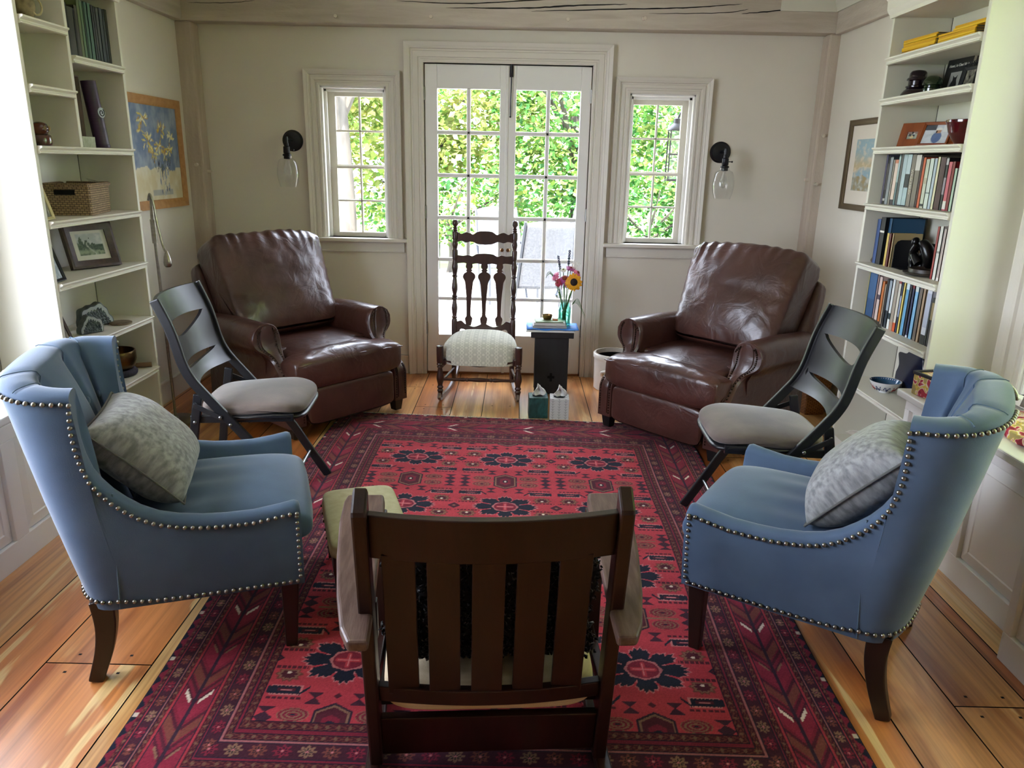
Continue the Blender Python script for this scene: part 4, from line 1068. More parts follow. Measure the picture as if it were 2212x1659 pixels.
def rocking_chair():
    t = thing('rocking_chair', 'dark turned-wood rocking chair with a pale damask seat in front of the french doors', 'rocking chair', (-.215, 4.60, 0), radians(-1))
    # local: +y = towards the camera; x mirrored accordingly
    t.rotation_euler[2] = radians(180 - 1)
    yf, ybk = .19, -.17; xf, xb = .238, .190
    M_damask = damask()
    for sg in (-1, 1):
        b = MB(); b.M = T(sg * xf, yf, 0)
        b.lathe(turned([(.030, .013), (.06, .015), (.075, .019), (.085, .014), (.095, .020), (.11, .015), (.15, .023), (.19, .017), (.215, .014), (.222, .020), (.23, .015), (.238, .021), (.25, .018), (.26, .0205), (.345, .0215), (.352, .018)]), 16); b.build('front_leg', M_walnut, t)
        # back post, leaning a little: from rocker to finial
        b = MB(); lean = atan2(.10, 1.0); b.M = T(sg * xb, ybk, .03) @ RX(lean) 
        b.lathe(turned([(0, .014), (.10, .016), (.2, .018), (.30, .0185), (.40, .0185), (.415, .014), (.425, .020), (.435, .014), (.48, .0195), (.52, .014), (.535, .013), (.545, .020), (.552, .014), (.56, .020), (.572, .013), (.61, .020), (.66, .015), (.678, .013), (.688, .020), (.70, .014), (.745, .0205), (.785, .0145), (.80, .017), (.83, .0185), (.852, .0185), (.862, .014), (.89, .0195), (.915, .015), (.922, .0185), (.965, .0185), (.972, .012), (.979, .016), (.986, .012), (.993, .016), (1.0, .010), (1.012, .0185), (1.026, .0195), (1.040, .014), (1.045, .003)]), 16); b.build('back_post', M_walnut, t)
        b = MB(); pts = [(sg * .240, .235, .055), (sg * .239, .19, .028), (sg * .228, .08, .012), (sg * .210, -.06, .010), (sg * .194, -.19, .030), (sg * .182, -.30, .070), (sg * .176, -.36, .105)]; b.bar(spline(pts, 6), .020, .034); b.build('rocker', mat('highlit_rocker', '#6a5a50', .3), t, bevel=.004, recalc=True)  # pale colour paints the silver highlights into the rockers
        b = MB(); b.cyl((sg * xf, yf, .215), (sg * xb, ybk - .01, .205), .009, n=10); b.cyl((sg * xf, yf, .12), (sg * xb, ybk, .12), .008, n=10); b.build('side_stretcher', M_walnut, t)
        b = MB(); b.bx(sg * .22 - .016, sg * .22 + .016, ybk, yf, .235, .275); b.build('seat_rail', M_walnut, t, bevel=.003)
    b = MB(); b.M = T(-xf, yf, .145) @ RY(pi / 2); b.lathe(turned([(0, .009), (.10, .010), (.14, .013), (.155, .010), (.165, .014), (.175, .010), (.238, .014), (.30, .010), (.31, .014), (.32, .010), (.335, .013), (.37, .010), (.476, .009)]), 12); b.build('front_stretcher', M_walnut, t)
    b = MB(); b.cyl((-xb, ybk, .185), (xb, ybk, .185), .008, n=10); b.build('rear_stretcher', M_walnut, t)
    b = MB(); b.prism([(-.215, .262), (-.15, .238), (0, .226), (.15, .238), (.215, .262)], yf - .02, yf + .004); b.build('front_apron', M_walnut, t, bevel=.002)
    def yk(z): return ybk - (z - .03) * .10 
    def cut(name, top, bot, par=t, th=.016):
        n = len(top); b = MB(); P = []
        for (x, zt), (_, zb) in zip(top, bot):
            P.append([(x, yk(zb) - th / 2, zb), (x, yk(zt) - th / 2, zt), (x, yk(zt) + th / 2, zt), (x, yk(zb) + th / 2, zb)])
        b.grid(P, cv=True, capu=True); return b.build(name, M_walnut, par, ang=35, recalc=True)
    def sym(pts, n=10):
        q = spline(pts, n); return [(-x, z) for x, z in q[::-1]] + q[1:]
    def resamp(c, k=60):
        xs = [-.185 + .37 * i / k for i in range(k + 1)]; o = []
        for x in xs:
            for a, d in zip(c, c[1:]):
                if a[0] - 1e-9 <= x <= d[0] + 1e-9: f = (x - a[0]) / max(1e-9, d[0] - a[0]); o.append((x, a[1] + (d[1] - a[1]) * f)); break
            else: o.append((x, c[-1][1]))
        return o
    crest = lambda z: (resamp(sym([(0, z + .028), (.045, z + .024), (.075, z + .006), (.095, z + .014), (.12, z + .020), (.15, z + .008), (.165, z + .016), (.19, z + .016)])), resamp(sym([(0, z - .056), (.045, z - .052), (.085, z - .038), (.12, z - .044), (.15, z - .036), (.19, z - .046)])))
    cut('crest_rail', *crest(.972))
    cut('middle_rail', resamp(sym([(0, .860), (.05, .856), (.08, .842), (.105, .850), (.14, .844), (.19, .850)])), resamp(sym([(0, .788), (.02, .794), (.05, .798), (.075, .794), (.10, .788), (.13, .800), (.19, .794)])))
    cut('lower_rail', resamp(sym([(0, .418), (.02, .408), (.06, .392), (.10, .40), (.125, .412), (.15, .43), (.19, .414)])), resamp(sym([(0, .345), (.08, .35), (.12, .372), (.15, .375), (.165, .34), (.19, .33)])))
    for x in (-.098, 0, .098):
        pr = spline([(.40, .016), (.415, .019), (.44, .024), (.452, .021), (.466, .0125), (.52, .013), (.58, .016), (.64, .022), (.68, .027), (.705, .039), (.722, .039), (.734, .030), (.745, .014), (.753, .021), (.760, .014), (.775, .022), (.80, .018)], 4)
        b = MB(); P = [[(x - r, yk(z) - .007, z), (x + r, yk(z) - .007, z), (x + r, yk(z) + .007, z), (x - r, yk(z) + .007, z)] for z, r in pr]
        b.grid(P, cv=True, capu=True); b.build('splat', M_walnut, t, ang=35, recalc=True)
    # thick domed seat
    P = []; nu, nv = 40, 40
    for i in range(nu + 1):
        a = i / nu * pi / 2
        row = []
        for j in range(nv):
            th = 2 * pi * j / nv; e = .5
            cx = abs(cos(th)) ** e * (1 if cos(th) >= 0 else -1); cy = abs(sin(th)) ** e * (1 if sin(th) >= 0 else -1)
            k = sin(a) ** .8; z = .275 + .132 * cos(a) ** .62
            w = .246 - .040 * (.5 - cy / 2)
            row.append((cx * w * k, .005 + cy * .205 * k, z))
        P.append(row)
    P.append([(x * .985, y * .985, .236) for x, y, z in P[-1]])
    P[0] = [(x * .001, .005, P[0][0][2]) for x, y, z in P[0]]
    b = MB(); b.grid(P, cv=True, capu=True); b.build('seat_cushion', M_damask, t, recalc=True)
rocking_chair()

# ================================================================= FOOTSTOOL
def footstool():
    u = Vector((.951, .309)); N0 = Vector((-.555, 2.085)); c = N0 + u * .125 + Vector((-.309, .951)) * .218
    t = thing('footstool', 'low footstool with pale green fabric top between left blue chair and slat-back rocker', 'footstool', (c.x, c.y, .0098), atan2(u.y, u.x))
    mf = mat('sage_fabric', '#a09a78', .92, col2='#aca685', vscale=(40, 40, 40), bump=.1, bscale=(300, 300, 300))
    def f(p, a, b_, w): return (p[0] + .004 * (1 if w < 0 else 0) * a, p[1], p[2] + (.010 * (1 - a * a) * (1 - b_ * b_) if w > 0 else 0))
    b = MB(); b.grid(superbox((0, 0, .232), (.262, .452, .062), 26, 30, .28, f)); to = b.build('upholstered_top', mf, t, sub=1)
    b = MB(); b.bx(-.122, .122, -.216, .216, .155, .212); b.build('apron', mat('red_brown_wood', '#3c1a14', .45), t, bevel=.003)
    b = MB()
    for k in range(7):
        for sg in (-1, 1): b.sphere((sg * .132, -.19 + .063 * k, .212), (.003, .0055, .0055), 5, 8)
        if k < 4:
            for sg in (-1, 1): b.sphere((-.09 + .06 * k, sg * .227, .212), (.0055, .003, .0055), 5, 8)
    b.build('tack', M_brass, to)
    for sx in (-1, 1):
        for sy in (-1, 1):
            b = MB(); b.bar([(sx * .103, sy * .197, .20), (sx * .103, sy * .197, 0)], [.036, .024], [.036, .024], up=(0, 1, 0)); b.build('leg', M_espresso, t, bevel=.002, recalc=True)
footstool()
# ================================================================= PICTURES, LAMPS AND FLOOR THINGS
def canvas(name, w, h, fn, parent, M, res=90, rough=.6, gloss=.3):
    """flat painted sheet in its xz plane (facing -y), colours per vertex from fn(u,v)->rgb"""
    nx = max(12, int(res * w / max(w, h))); ny = max(12, int(res * h / max(w, h))); V = []; F = []; Cc = []
    for j in range(ny + 1):
        for i in range(nx + 1):
            u, v = i / nx, j / ny; V.append(((u - .5) * w, 0, (v - .5) * h)); Cc += [*fn(u, v)[:3], 1.0]
    for j in range(ny):
        for i in range(nx): a = j * (nx + 1) + i; F.append((a, a + 1, a + nx + 2, a + nx + 1))
    me = bpy.data.meshes.new(name); me.from_pydata(V, [], F)
    ca = me.color_attributes.new('col', 'FLOAT_COLOR', 'POINT'); ca.data.foreach_set('color', Cc)
    me.materials.append(mat('painted_sheet', '#ffffff', rough, attr='col', spec=gloss))
    o = bpy.data.objects.new(name, me); COL.objects.link(o)
    if parent is not None: o.parent = parent
    o.matrix_local = M; return o
def mixc(a, b, t): return tuple(x + (y - x) * t for x, y in zip(a, b))
def frame_parts(root, w, h, fw, depth, m, M, prof=None):
    """moulded frame facing -y, outer size w x h, as one mesh"""
    b = MB(); b.M = M; pf = prof or [(0, 0), (0, -depth), (fw * .25, -depth * 1.05), (fw * .8, -depth * .75), (fw, -depth * .55), (fw, 0)]
    P = []
    for sx, sz in ((-1, -1), (1, -1), (1, 1), (-1, 1)):
        P.append([(sx * (w / 2 - a), d, sz * (h / 2 - a)) for a, d in pf])
    b.grid(P, cu=True, cv=True); return b.build('frame', m, root, ang=30, recalc=True)
DABS = []
def _dabs():
    R = random.Random(17); yel = [lin(c) for c in ('#e8dd8a', '#d9c65a', '#efe9bd', '#c9a94a', '#b58f3a')]
    for (x, y, n, sp) in ((.27, .86, 16, .085), (.63, .76, 20, .085), (.83, .68, 12, .06), (.33, .63, 24, .10), (.57, .58, 18, .08), (.78, .54, 14, .06), (.43, .49, 14, .07), (.20, .74, 10, .05), (.66, .49, 10, .06)):
        for k in range(n): a = R.uniform(0, 6.28); r = sp * R.uniform(.1, 1) ** .6; DABS.append((x + r * cos(a) * 1.1, y + r * sin(a), a + R.uniform(-.5, .5), R.uniform(.022, .045), R.uniform(.007, .013), R.choice(yel)))
    for k in range(30): x0 = R.uniform(.4, .8); DABS.append((x0, R.uniform(.32, .46), R.uniform(1.0, 2.1), R.uniform(.03, .06), .006, lin(R.choice(['#3a4658', '#5d6a4a', '#2f3448']))))
    for k in range(40): DABS.append((.62 + R.uniform(-.10, .10), R.uniform(.06, .33), R.uniform(1.2, 1.9), R.uniform(.02, .05), R.uniform(.006, .011), lin(R.choice(['#d8d8cf', '#b9c2cc', '#8d98ac', '#58627c', '#c9c3a4']))))
_dabs()
def flowers_fn(u, v):
    blue = lin('#6b7d9c'); pale = lin('#98a4b4'); cream = lin('#cfc29c'); wht = lin('#dcd6c0')
    n = fbm(u * 7, v * 4, 1); n2 = fbm(u * 22, v * 14, 3)
    c = mixc(blue, pale, max(0, min(1, .35 + n * .9 + .4 * n2))) if v > .33 + .05 * n else mixc(cream, wht, max(0, min(1, .3 + n + .4 * n2)))
    if v < .11 and abs(u - .56) < .22 and v > .05: c = mixc(c, blue, .5)
    for x, y, a, l, w, dc in DABS:
        dx = (u - x); dy = (v - y)
        if abs(dx) > .06 or abs(dy) > .06: continue
        p = dx * cos(a) + dy * sin(a); q = -dx * sin(a) + dy * cos(a)
        if (p / l) ** 2 + (q / w) ** 2 < 1: c = mixc(dc, c, max(0, .15 + .5 * n2))
    return c
def land_fn(u, v):
    n = fbm(u * 3, v * 4, 2); n2 = fbm(u * 9, v * 9, 5); sky = lin('#8fa8b0'); och = lin('#b3a27e'); tan = lin('#c2b193'); teal = lin('#87a0aa'); br = lin('#98875f')
    t = v + .12 * n
    c = mixc(sky, och, max(0, min(1, (.78 - t) * 4))) if t > .45 else (mixc(tan, teal, max(0, min(1, (.46 - t) * 9))) if t > .26 else mixc(br, teal, max(0, min(1, .3 + n2))))
    return mixc(c, lin('#e0c9a8'), max(0, min(.5, n2 * .8)))
def wall_picture(label, x, face, yc, zc, w, h, fw, m, mat_w, fn):
    t = thing('framed_picture', label, 'picture', (x, yc, zc), radians(90) * face)   # face=+1: looks to +X
    frame_parts(t, w, h, fw, .022, m, Matrix())
    if mat_w:
        b = MB(); b.bx(-w / 2 + fw * .8, w / 2 - fw * .8, -.007, -.004, -h / 2 + fw * .8, h / 2 - fw * .8); b.build('mat_board', mat('cream_mat', '#d6ccbd', .9), t, smooth=False)
    iw = w - 2 * fw - 2 * mat_w; ih = h - 2 * fw - 2 * mat_w
    canvas('painting', iw, ih, fn, t, T(0, -.009, 0), 110)
    return t
wall_picture('light oak framed painting of yellow flowers in a glass jar on the left wall', XL + .002, 1, 4.50, 1.432, .68, .615, .050, mat('light_oak_frame', '#a8763f', .45, col2='#b98a52', vscale=(30, 4, 30)), 0, flowers_fn)
wall_picture('dark framed misty landscape in a wide cream mat on the right wall', XR - .002, -1, 4.27, 1.447, .61, .49, .032, mat('bronze_frame', '#5a4a33', .4, metal=.5), .075, land_fn)

# ---- glass wall sconces
M_clear = glass('clear_glass', (.93, .94, .94, 1), 1.5, 1.15)
def sconce(label, cx, cz):
    t = thing('wall_sconce', label, 'wall lamp', (cx, YB, cz), 0, 'glass wall sconces')
    b = MB(); b.M = RX(pi / 2); b.lathe([(.066, 0), (.066, .006), (.058, .010), (.054, .017), (.030, .022), (.018, .026)], 32); b.build('backplate', M_iron, t)
    b = MB(); b.tube(spline([(0, -.02, 0), (0, -.06, .006), (0, -.10, .006), (0, -.148, .002)], 4), .008, 10); b.cyl((0, -.148, .02), (0, -.148, -.03), .012, n=12); b.build('arm', M_iron, t)
    b = MB(); b.M = T(0, -.15, 0); b.lathe([(.010, -.015), (.014, -.02), (.014, -.035), (.020, -.04), (.021, -.075), (.017, -.08), (.026, -.085), (.027, -.093), (.020, -.097), (.021, -.112), (.015, -.114)][::-1], 20); b.cyl((.018, 0, -.058), (.040, 0, -.058), .003, n=8); b.sphere((.042, 0, -.058), .006, 6, 8); b.build('socket', M_iron, t)
    b = MB(); b.M = T(0, -.15, 0); b.lathe([(.030, -.095), (.030, -.108), (.050, -.118), (.058, -.135), (.066, -.175), (.068, -.205), (.062, -.245), (.050, -.283)][::-1], 36, cap=False); b.build('glass_shade', M_clear, t)
    b = MB(); b.M = T(0, -.15, 0); b.lathe([(.011, -.112), (.012, -.135), (.022, -.17), (.024, -.19), (.018, -.21), (.002, -.218)][::-1], 18); b.build('bulb', M_clear, t)
sconce('black sconce with clear glass shade between the left corner post and left window', -1.457, 1.529)
sconce('black sconce with clear glass shade between the right window and right corner post', 1.283, 1.512)

# ---- brushed floor lamp
M_nick = mat('brushed_nickel', '#8c867c', .3, metal=1., col2='#a39c91', vscale=(2, 2, 60))
def floor_lamp():
    t = thing('floor_lamp', 'slim brushed metal floor lamp with a drooping arm beside the left bookcase', 'floor lamp', (-1.872, 3.925, 0))
    b = MB(); b.lathe([(.105, 0), (.112, .004), (.112, .018), (.106, .023), (.018, .026), (.012, .04)], 40); b.build('base', M_nick, t)
    b = MB(); b.cyl((0, 0, .03), (-.006, 0, 1.10), .0075, n=12); b.build('pole', M_nick, t)
    b = MB(); b.cyl((-.006, 0, .985), (-.006, 0, 1.105), .013, n=14); b.tube([(-.006, 0, 1.1), (-.004, 0, 1.18), (-.002, 0, 1.225)], [.010, .007, .004], 10); b.build('sleeve', M_nick, t)
    b = MB(); b.tube(spline([(-.012, -.01, 1.20), (.000, -.012, 1.232), (.012, -.012, 1.19), (.022, -.014, 1.09), (.038, -.018, .99), (.052, -.02, .945)], 8), .006, 8); b.build('arm', M_nick, t)
    b = MB(); b.M = T(.058, -.02, .905); b.lathe([(.012, -.04), (.019, -.032), (.021, -.015), (.017, .012), (.009, .035), (.006, .045)], 18); b.build('lamp_head', M_nick, t)
floor_lamp()

# ---- black pedestal stool with its pile
M_ped = mat('black_painted_wood', '#17181a', .5, col2='#202224', vscale=(30, 30, 3))
def pedestal():
    t = thing('pedestal_stool', 'black plank pedestal stool with a cross cutout beside the pale seated rocker', 'stool', (.229, 4.70, 0))
    b = MB(); b.bx(-.134, .134, -.10, .10, .372, .412); b.build('top', M_ped, t, bevel=.002)
    for y, nm in ((-.078, 'front_board'), (.06, 'back_board')):
        b = MB(); b.bx(-.106, .106, y, y + .018, 0, .372); b.build(nm, M_ped, t, bevel=.002)
    b = MB(); b.bx(-.008, .008, -.0795, -.077, .085, .14); b.bx(-.022, .022, -.0796, -.077, .105, .122); b.build('cross_cutout_dark', mat('painted_hole_dark', '#020202', 1), t, smooth=False)  # black cross laid on the solid board, painting the shade of a cutout
    z = .4125
    s = tag(MB().bx(-.165, .14, -.115, .085, 0, .007).bx(-.16, .135, -.11, .09, .007, .011).build('paper_stack', mat('paper', '#d2d0cb', .8)), 'loose white papers under the blue folder on the black pedestal', 'papers'); s.location = (.229, 4.70, z)
    b = MB(); P = []
    for i in range(25):
        x = -.165 + .325 * i / 24; P.append([(x, -.118, .004 * sin(i * .55) * (1 if i < 16 else .3) + .004), (x, .10, .003)])
    b.grid(P); f = b.build('blue_folder', mat('blue_card', '#3f7fd0', .5), None, solid=.003); tag(f, 'bright blue folder under the books on the black pedestal', 'folder'); f.location = (.232, 4.70, z + .013)
    def flat_book(label, x0, x1, y0, y1, z0, z1, cm, ang):
        o = thing('book', label, 'book', ((x0 + x1) / 2 + .229, (y0 + y1) / 2 + 4.70, z0), ang, 'books on the pedestal'); w, d, h = x1 - x0, y1 - y0, z1 - z0
        b = MB(); b.bx(-w / 2, w / 2, -d / 2, d / 2, 0, .002); b.bx(-w / 2, w / 2, -d / 2, d / 2, h - .002, h); b.bx(-w / 2, w / 2, -d / 2, -d / 2 + .002, 0, h); b.build('cover', cm, o, smooth=False)
        b = MB(); b.bx(-w / 2 + .003, w / 2 - .003, -d / 2 + .003, d / 2 - .003, .002, h - .002); b.build('pages', mat('page_edges', '#cfc8b8', .9), o, smooth=False)
        return o
    flat_book('grey-white book lying at the bottom of the pile beside the flower jar', -.125, .085, -.10, .05, z + .022, z + .038, mat('grey_cover', '#9d9a96', .5), .02)
    flat_book('thick pale book lying in the middle of the pile beside the flower jar', -.115, .080, -.10, .05, z + .0385, z + .057, mat('pale_cover', '#c3c1bb', .5), -.03)
    flat_book('sage green booklet under the little brass bowl by the flower jar', -.11, .06, -.095, .04, z + .0575, z + .063, mat('sage_cover', '#8fa07f', .5), .05)
    zb = z + .0635
    bw = tag(MB().lathe([(.016, 0), (.024, .002), (.031, .018), (.033, .031), (.031, .031), (.028, .015), (.015, .006), (.001, .005)], 28).build('brass_bowl', mat('aged_brass', '#8a6b3c', .3, metal=1., col2='#6c5230', vscale=(20, 20, 20))), 'small brass bowl standing on the books beside the flower jar', 'bowl'); bw.location = (.196, 4.68, zb)
    kn = MB(); R = random.Random(9)
    pts = [(.018 * sin(i * 2.1), .012 * cos(i * 1.7), .005 + .004 * sin(i * 3.3)) for i in range(26)]; kn.tube(spline(pts, 4), .0022, 6)
    k = tag(kn.build('wooden_beads', mat('orange_beads', '#9a5a2a', .5)), 'small coil of orange beads on the books beneath the flowers', 'beads'); k.location = (.245, 4.655, zb)
pedestal()
def bouquet():
    x, y, z = .305, 4.725, .4275
    t = thing('flower_jar', 'aqua glass jar holding cut flowers on the black pedestal', 'vase', (x, y, z)); t.scale = (1.2, 1.2, 1.2)
    b = MB(); b.lathe([(.030, .0), (.034, .004), (.035, .085), (.033, .098), (.026, .106), (.027, .110), (.026, .113), (.027, .117), (.026, .126)], 28, cap=False); j = b.build('jar', glass('aqua_glass', (.62, .86, .82, 1), 1.5, 1.4), t); j.modifiers.new('s', 'SOLIDIFY').thickness = .002
    b = MB(); b.lathe([(.001, .003), (.0325, .004), (.0325, .07), (.001, .0705)][::-1], 24); b.build('water', glass('water', (.80, .90, .84, 1), 1.33, .8), t)
    M_stem = mat('stem_green', '#3f6a34', .6)
    def flower(name, label, cat, p, d, build_head, sr=.0022):
        o = thing(name, label, cat, (x, y, z), 0, 'cut flowers in the jar'); o.scale = (1.2, 1.2, 1.2); p = Vector(p) - Vector((x, y, z)); d = Vector(d).normalized()
        s = MB(); s.tube(spline([(random.uniform(-.012, .012), random.uniform(-.012, .012), .006), (p.x * .2, p.y * .2, .10), tuple(p * .75 + Vector((0, 0, .01))), tuple(p - d * .004)], 6), sr, 6); s.build('stem', M_stem, o)
        build_head(o, T(*p) @ d.to_track_quat('Z', 'Y').to_matrix().to_4x4())
    def petals(b, n, r0, r1, w, droop, jit=.12, rows=1):
        R = random.Random(n)
        for rr in range(rows):
            for i in range(n):
                a = 2 * pi * (i + .5 * rr) / n + R.uniform(-jit, jit); L = r1 * R.uniform(.85, 1.08); M0 = b.M; b.M = M0 @ RZ(a)
                P = []
                for k in range(6):
                    s = k / 5; ww = w * (sin(pi * (.12 + .86 * s)) ** .8); zz = -droop * s * s * L + .004 * (1 - s) - rr * .003; xx = r0 + (L - r0) * s
                    P.append([(xx, -ww, zz), (xx, -ww * .4, zz + .001), (xx, ww * .4, zz + .001), (xx, ww, zz)])
                b.grid(P); b.M = M0
    def daisy(pc, cc, n, r0, r1, w, droop, cr, ch, rows=1):
        def f(o, M):
            b = MB(); b.M = M; petals(b, n, r0, r1, w, droop, rows=rows); b.build('petals', pc, o)
            b = MB(); b.M = M; b.sphere((0, 0, .003), (cr, cr, ch), 8, 14); b.build('flower_centre', cc, o)
        return f
    M_yel = mat('golden_petal', '#e3a414', .6, col2='#c97f10', vscale=(90, 90, 90)); M_mag = mat('magenta_petal', '#8a2c66', .6, col2='#b0528c', vscale=(90, 90, 90)); M_pk = mat('pink_petal', '#c45d7e', .6); M_dk = mat('dark_seed_head', '#1e1010', .9); M_cone = mat('copper_cone', '#7a3018', .7)
    flower('sunflower', 'golden sunflower with a dark centre facing the room in the jar', 'flower', (.343, 4.655, .672), (.1, -1, .18), daisy(M_yel, M_dk, 17, .016, .045, .0085, .15, .020, .009, 2), .003)
    flower('coneflower', 'drooping magenta coneflower just left of the sunflower', 'flower', (.296, 4.665, .690), (-.15, -.9, .7), daisy(M_mag, M_cone, 13, .006, .036, .0065, 1.0, .014, .012))
    flower('coneflower', 'magenta flower above and behind the sunflower', 'flower', (.330, 4.72, .735), (.2, -.4, 1), daisy(M_mag, M_cone, 14, .004, .028, .006, .1, .008, .006, 2))
    flower('zinnia', 'pink and red flower at the left edge of the bouquet', 'flower', (.246, 4.70, .695), (-.8, -.4, .5), daisy(M_pk, M_mag, 12, .003, .028, .006, .3, .008, .005, 2))
    flower('daisy', 'small white daisy at the top of the bouquet', 'flower', (.290, 4.70, .728), (-.1, -.7, .8), daisy(mat('white_petal', '#dcd8cc', .7), mat('daisy_eye', '#6d7a30', .8), 14, .004, .018, .004, .1, .006, .004))
    def spike(o, M):
        b = MB(); b.M = M
        for i in range(26): b.sphere((.004 * cos(i * 2.4), .004 * sin(i * 2.4), -.045 + i * .003), (.0035, .0035, .004), 4, 6)
        b.build('flower_spike', mat('salvia_blue', '#3d3f5e', .8), o)
    flower('salvia', 'tall dark blue flower spike rising highest in the bouquet', 'flower', (.320, 4.735, .795), (.05, 0, 1), spike)
    flower('salvia', 'thin dark flower spike leaning left at the top of the bouquet', 'flower', (.268, 4.735, .765), (-.2, 0, 1), spike, .0015)
    def froth(o, M):
        b = MB(); b.M = M; R = random.Random(3)
        for i in range(24):
            p = Vector((R.uniform(-.025, .025), R.uniform(-.02, .02), R.uniform(-.02, .025))); b.sphere(p, .0028, 4, 6); b.tube([(0, 0, -.05), p], .0006, 4)
        b.build('tiny_blossoms', mat('white_petal', '#dcd8cc', .7), o)
    flower('babys_breath', 'spray of tiny white blossoms at the right of the bouquet', 'flower', (.356, 4.73, .745), (.2, 0, 1), froth, .001)
    flower('coneflower', 'dusky pink flower half hidden behind the sunflower on its right', 'flower', (.365, 4.70, .715), (.6, -.4, .6), daisy(M_pk, M_cone, 13, .004, .027, .006, .4, .009, .007))
    flower('zinnia', 'small crimson flower low at the left of the magenta coneflower', 'flower', (.262, 4.675, .665), (-.6, -.7, .2), daisy(mat('crimson_petal', '#9a1f3a', .6), M_cone, 12, .003, .024, .0055, .3, .007, .005, 2))
    def blades(o, M):
        b = MB(); R = random.Random(8)
        for i in range(5):
            q = [(.036, -.03, .12), (.06, -.05, .155 - i * .006), (.078 + .006 * i, -.06, .13 - i * .014), (.086 + .004 * i, -.06, .085 - i * .008)]; b.bar(spline(q, 5), [.006 - .00035 * k for k in range(16)], .0008)
        for i in range(4):
            q = [(-.01, 0, .1), (-.03, -.01, .19), (-.055 - .01 * i, -.01, .255 + .01 * i), (-.085 - .006 * i, -.01, .29 - .012 * i)]; b.tube(spline(q, 5), .0014, 5)
        b.build('leaf_blades', M_stem, o)
    flower('grass_blades', 'arching green leaf blades hanging over the jar beside the sunflower', 'leaves', (.33, 4.70, .60), (0, -.3, 1), blades)
bouquet()

# ---- tissue boxes, crock, wicker basket
def tissue(label, x, y, m, rz):
    t = thing('tissue_box', label, 'tissue box', (x, y, 0), rz, 'tissue boxes')
    b = MB(); b.bx(-.055, .055, -.055, .055, 0, .125); b.build('box', m, t, bevel=.002)
    b = MB(); b.lathe([(.034, .1252), (.034, .126), (.001, .126)], 20); b.build('opening', mat('painted_hole_dark', '#020202', 1), t, smooth=False)  # black disc on the closed lid paints the dark inside the box
    b = MB(); R = random.Random(int(x * 100)); P = []
    for i in range(19):
        s = i / 18; row = []
        for j in range(15):
            a = -1 + 2 * j / 14; w = .010 + .030 * sin(pi * min(1, s * 1.15) ** .8) ** .8
            row.append((a * w + .012 * s * sin(3 * s), .016 * sin(a * 4 + 4 * s) * (.4 + s) + .006 * fbm(a * 2, s * 3, x * 9), .118 + .078 * s * (1 - .22 * abs(a) ** 1.5) + .006 * fbm(a * 3, s * 2, 4)))
        P.append(row)
    b.grid(P); b.build('tissue', mat('tissue_paper', '#d8d6d2', .95), t, solid=.0006)
tissue('dark green marbled tissue box on the floor before the black pedestal', .138, 4.19, mat('green_marble_card', '#12302e', .45, col2='#2c5a58', vscale=(26, 26, 14), vdist=1.2), .04)
def sprig_card():
    m = mat('sprig_card', '#bdbcbb', .7); nt = m.node_tree; N = nt.nodes; L = nt.links; p = N['Principled BSDF']
    tc = N.new('ShaderNodeTexCoord'); sp = N.new('ShaderNodeSeparateXYZ'); L.new(tc.outputs['Object'], sp.inputs[0])
    def M2(op, a, b=None):
        n = N.new('ShaderNodeMath'); n.operation = op
        for i, v in enumerate((a, b)):
            if v is None: continue
            if isinstance(v, (int, float)): n.inputs[i].default_value = v
            else: L.new(v, n.inputs[i])
        return n.outputs[0]
    x = M2('ADD', sp.outputs[0], sp.outputs[1]); fx = M2('ABSOLUTE', M2('SUBTRACT', M2('FRACT', M2('MULTIPLY', x, 27)), .5))
    stem = M2('LESS_THAN', fx, .03); tw = M2('MULTIPLY', M2('LESS_THAN', M2('ABSOLUTE', M2('SUBTRACT', M2('FRACT', M2('SUBTRACT', M2('MULTIPLY', sp.outputs[2], 62), M2('MULTIPLY', fx, 2.2))), .5)), .09), M2('LESS_THAN', fx, .24))
    k = M2('MINIMUM', M2('ADD', stem, tw), 1)
    mx = N.new('ShaderNodeMix'); mx.data_type = 'RGBA'; L.new(k, mx.inputs['Factor']); mx.inputs['A'].default_value = lin('#c0bfbe'); mx.inputs['B'].default_value = lin('#8c8b8a'); L.new(mx.outputs['Result'], p.inputs['Base Color']); return m
tissue('white tissue box printed with grey sprigs beside the dark green one', .261, 4.175, sprig_card(), -.03)
def crock():
    t = thing('stoneware_crock', 'white stoneware crock with a dark inside beside the right recliner', 'crock', (.655, 4.80, 0))
    b = MB(); b.lathe([(.125, 0), (.132, .006), (.135, .20), (.137, .205), (.142, .212), (.142, .236), (.138, .242), (.126, .242), (.124, .22), (.122, .05), (.001, .045)], 48); b.build('crock_body', mat('stoneware', '#c9c1b6', .4, col2='#d3ccc1', vscale=(9, 9, 9)), t)
    b = MB(); b.lathe([(.1235, .215), (.1215, .052), (.001, .046)], 40, cap=False); b.build('dark_glaze', mat('brown_glaze', '#15100d', .3), t)
    b = MB(); b.M = RZ(radians(-118)); b.tube(spline([(.134, -.035, .11), (.150, -.03, .135), (.158, -.0, .145), (.150, .03, .135), (.134, .035, .11)], 5), .009, 10); b.build('lug_handle', mat('stoneware', '#c9c1b6'), t)
crock()
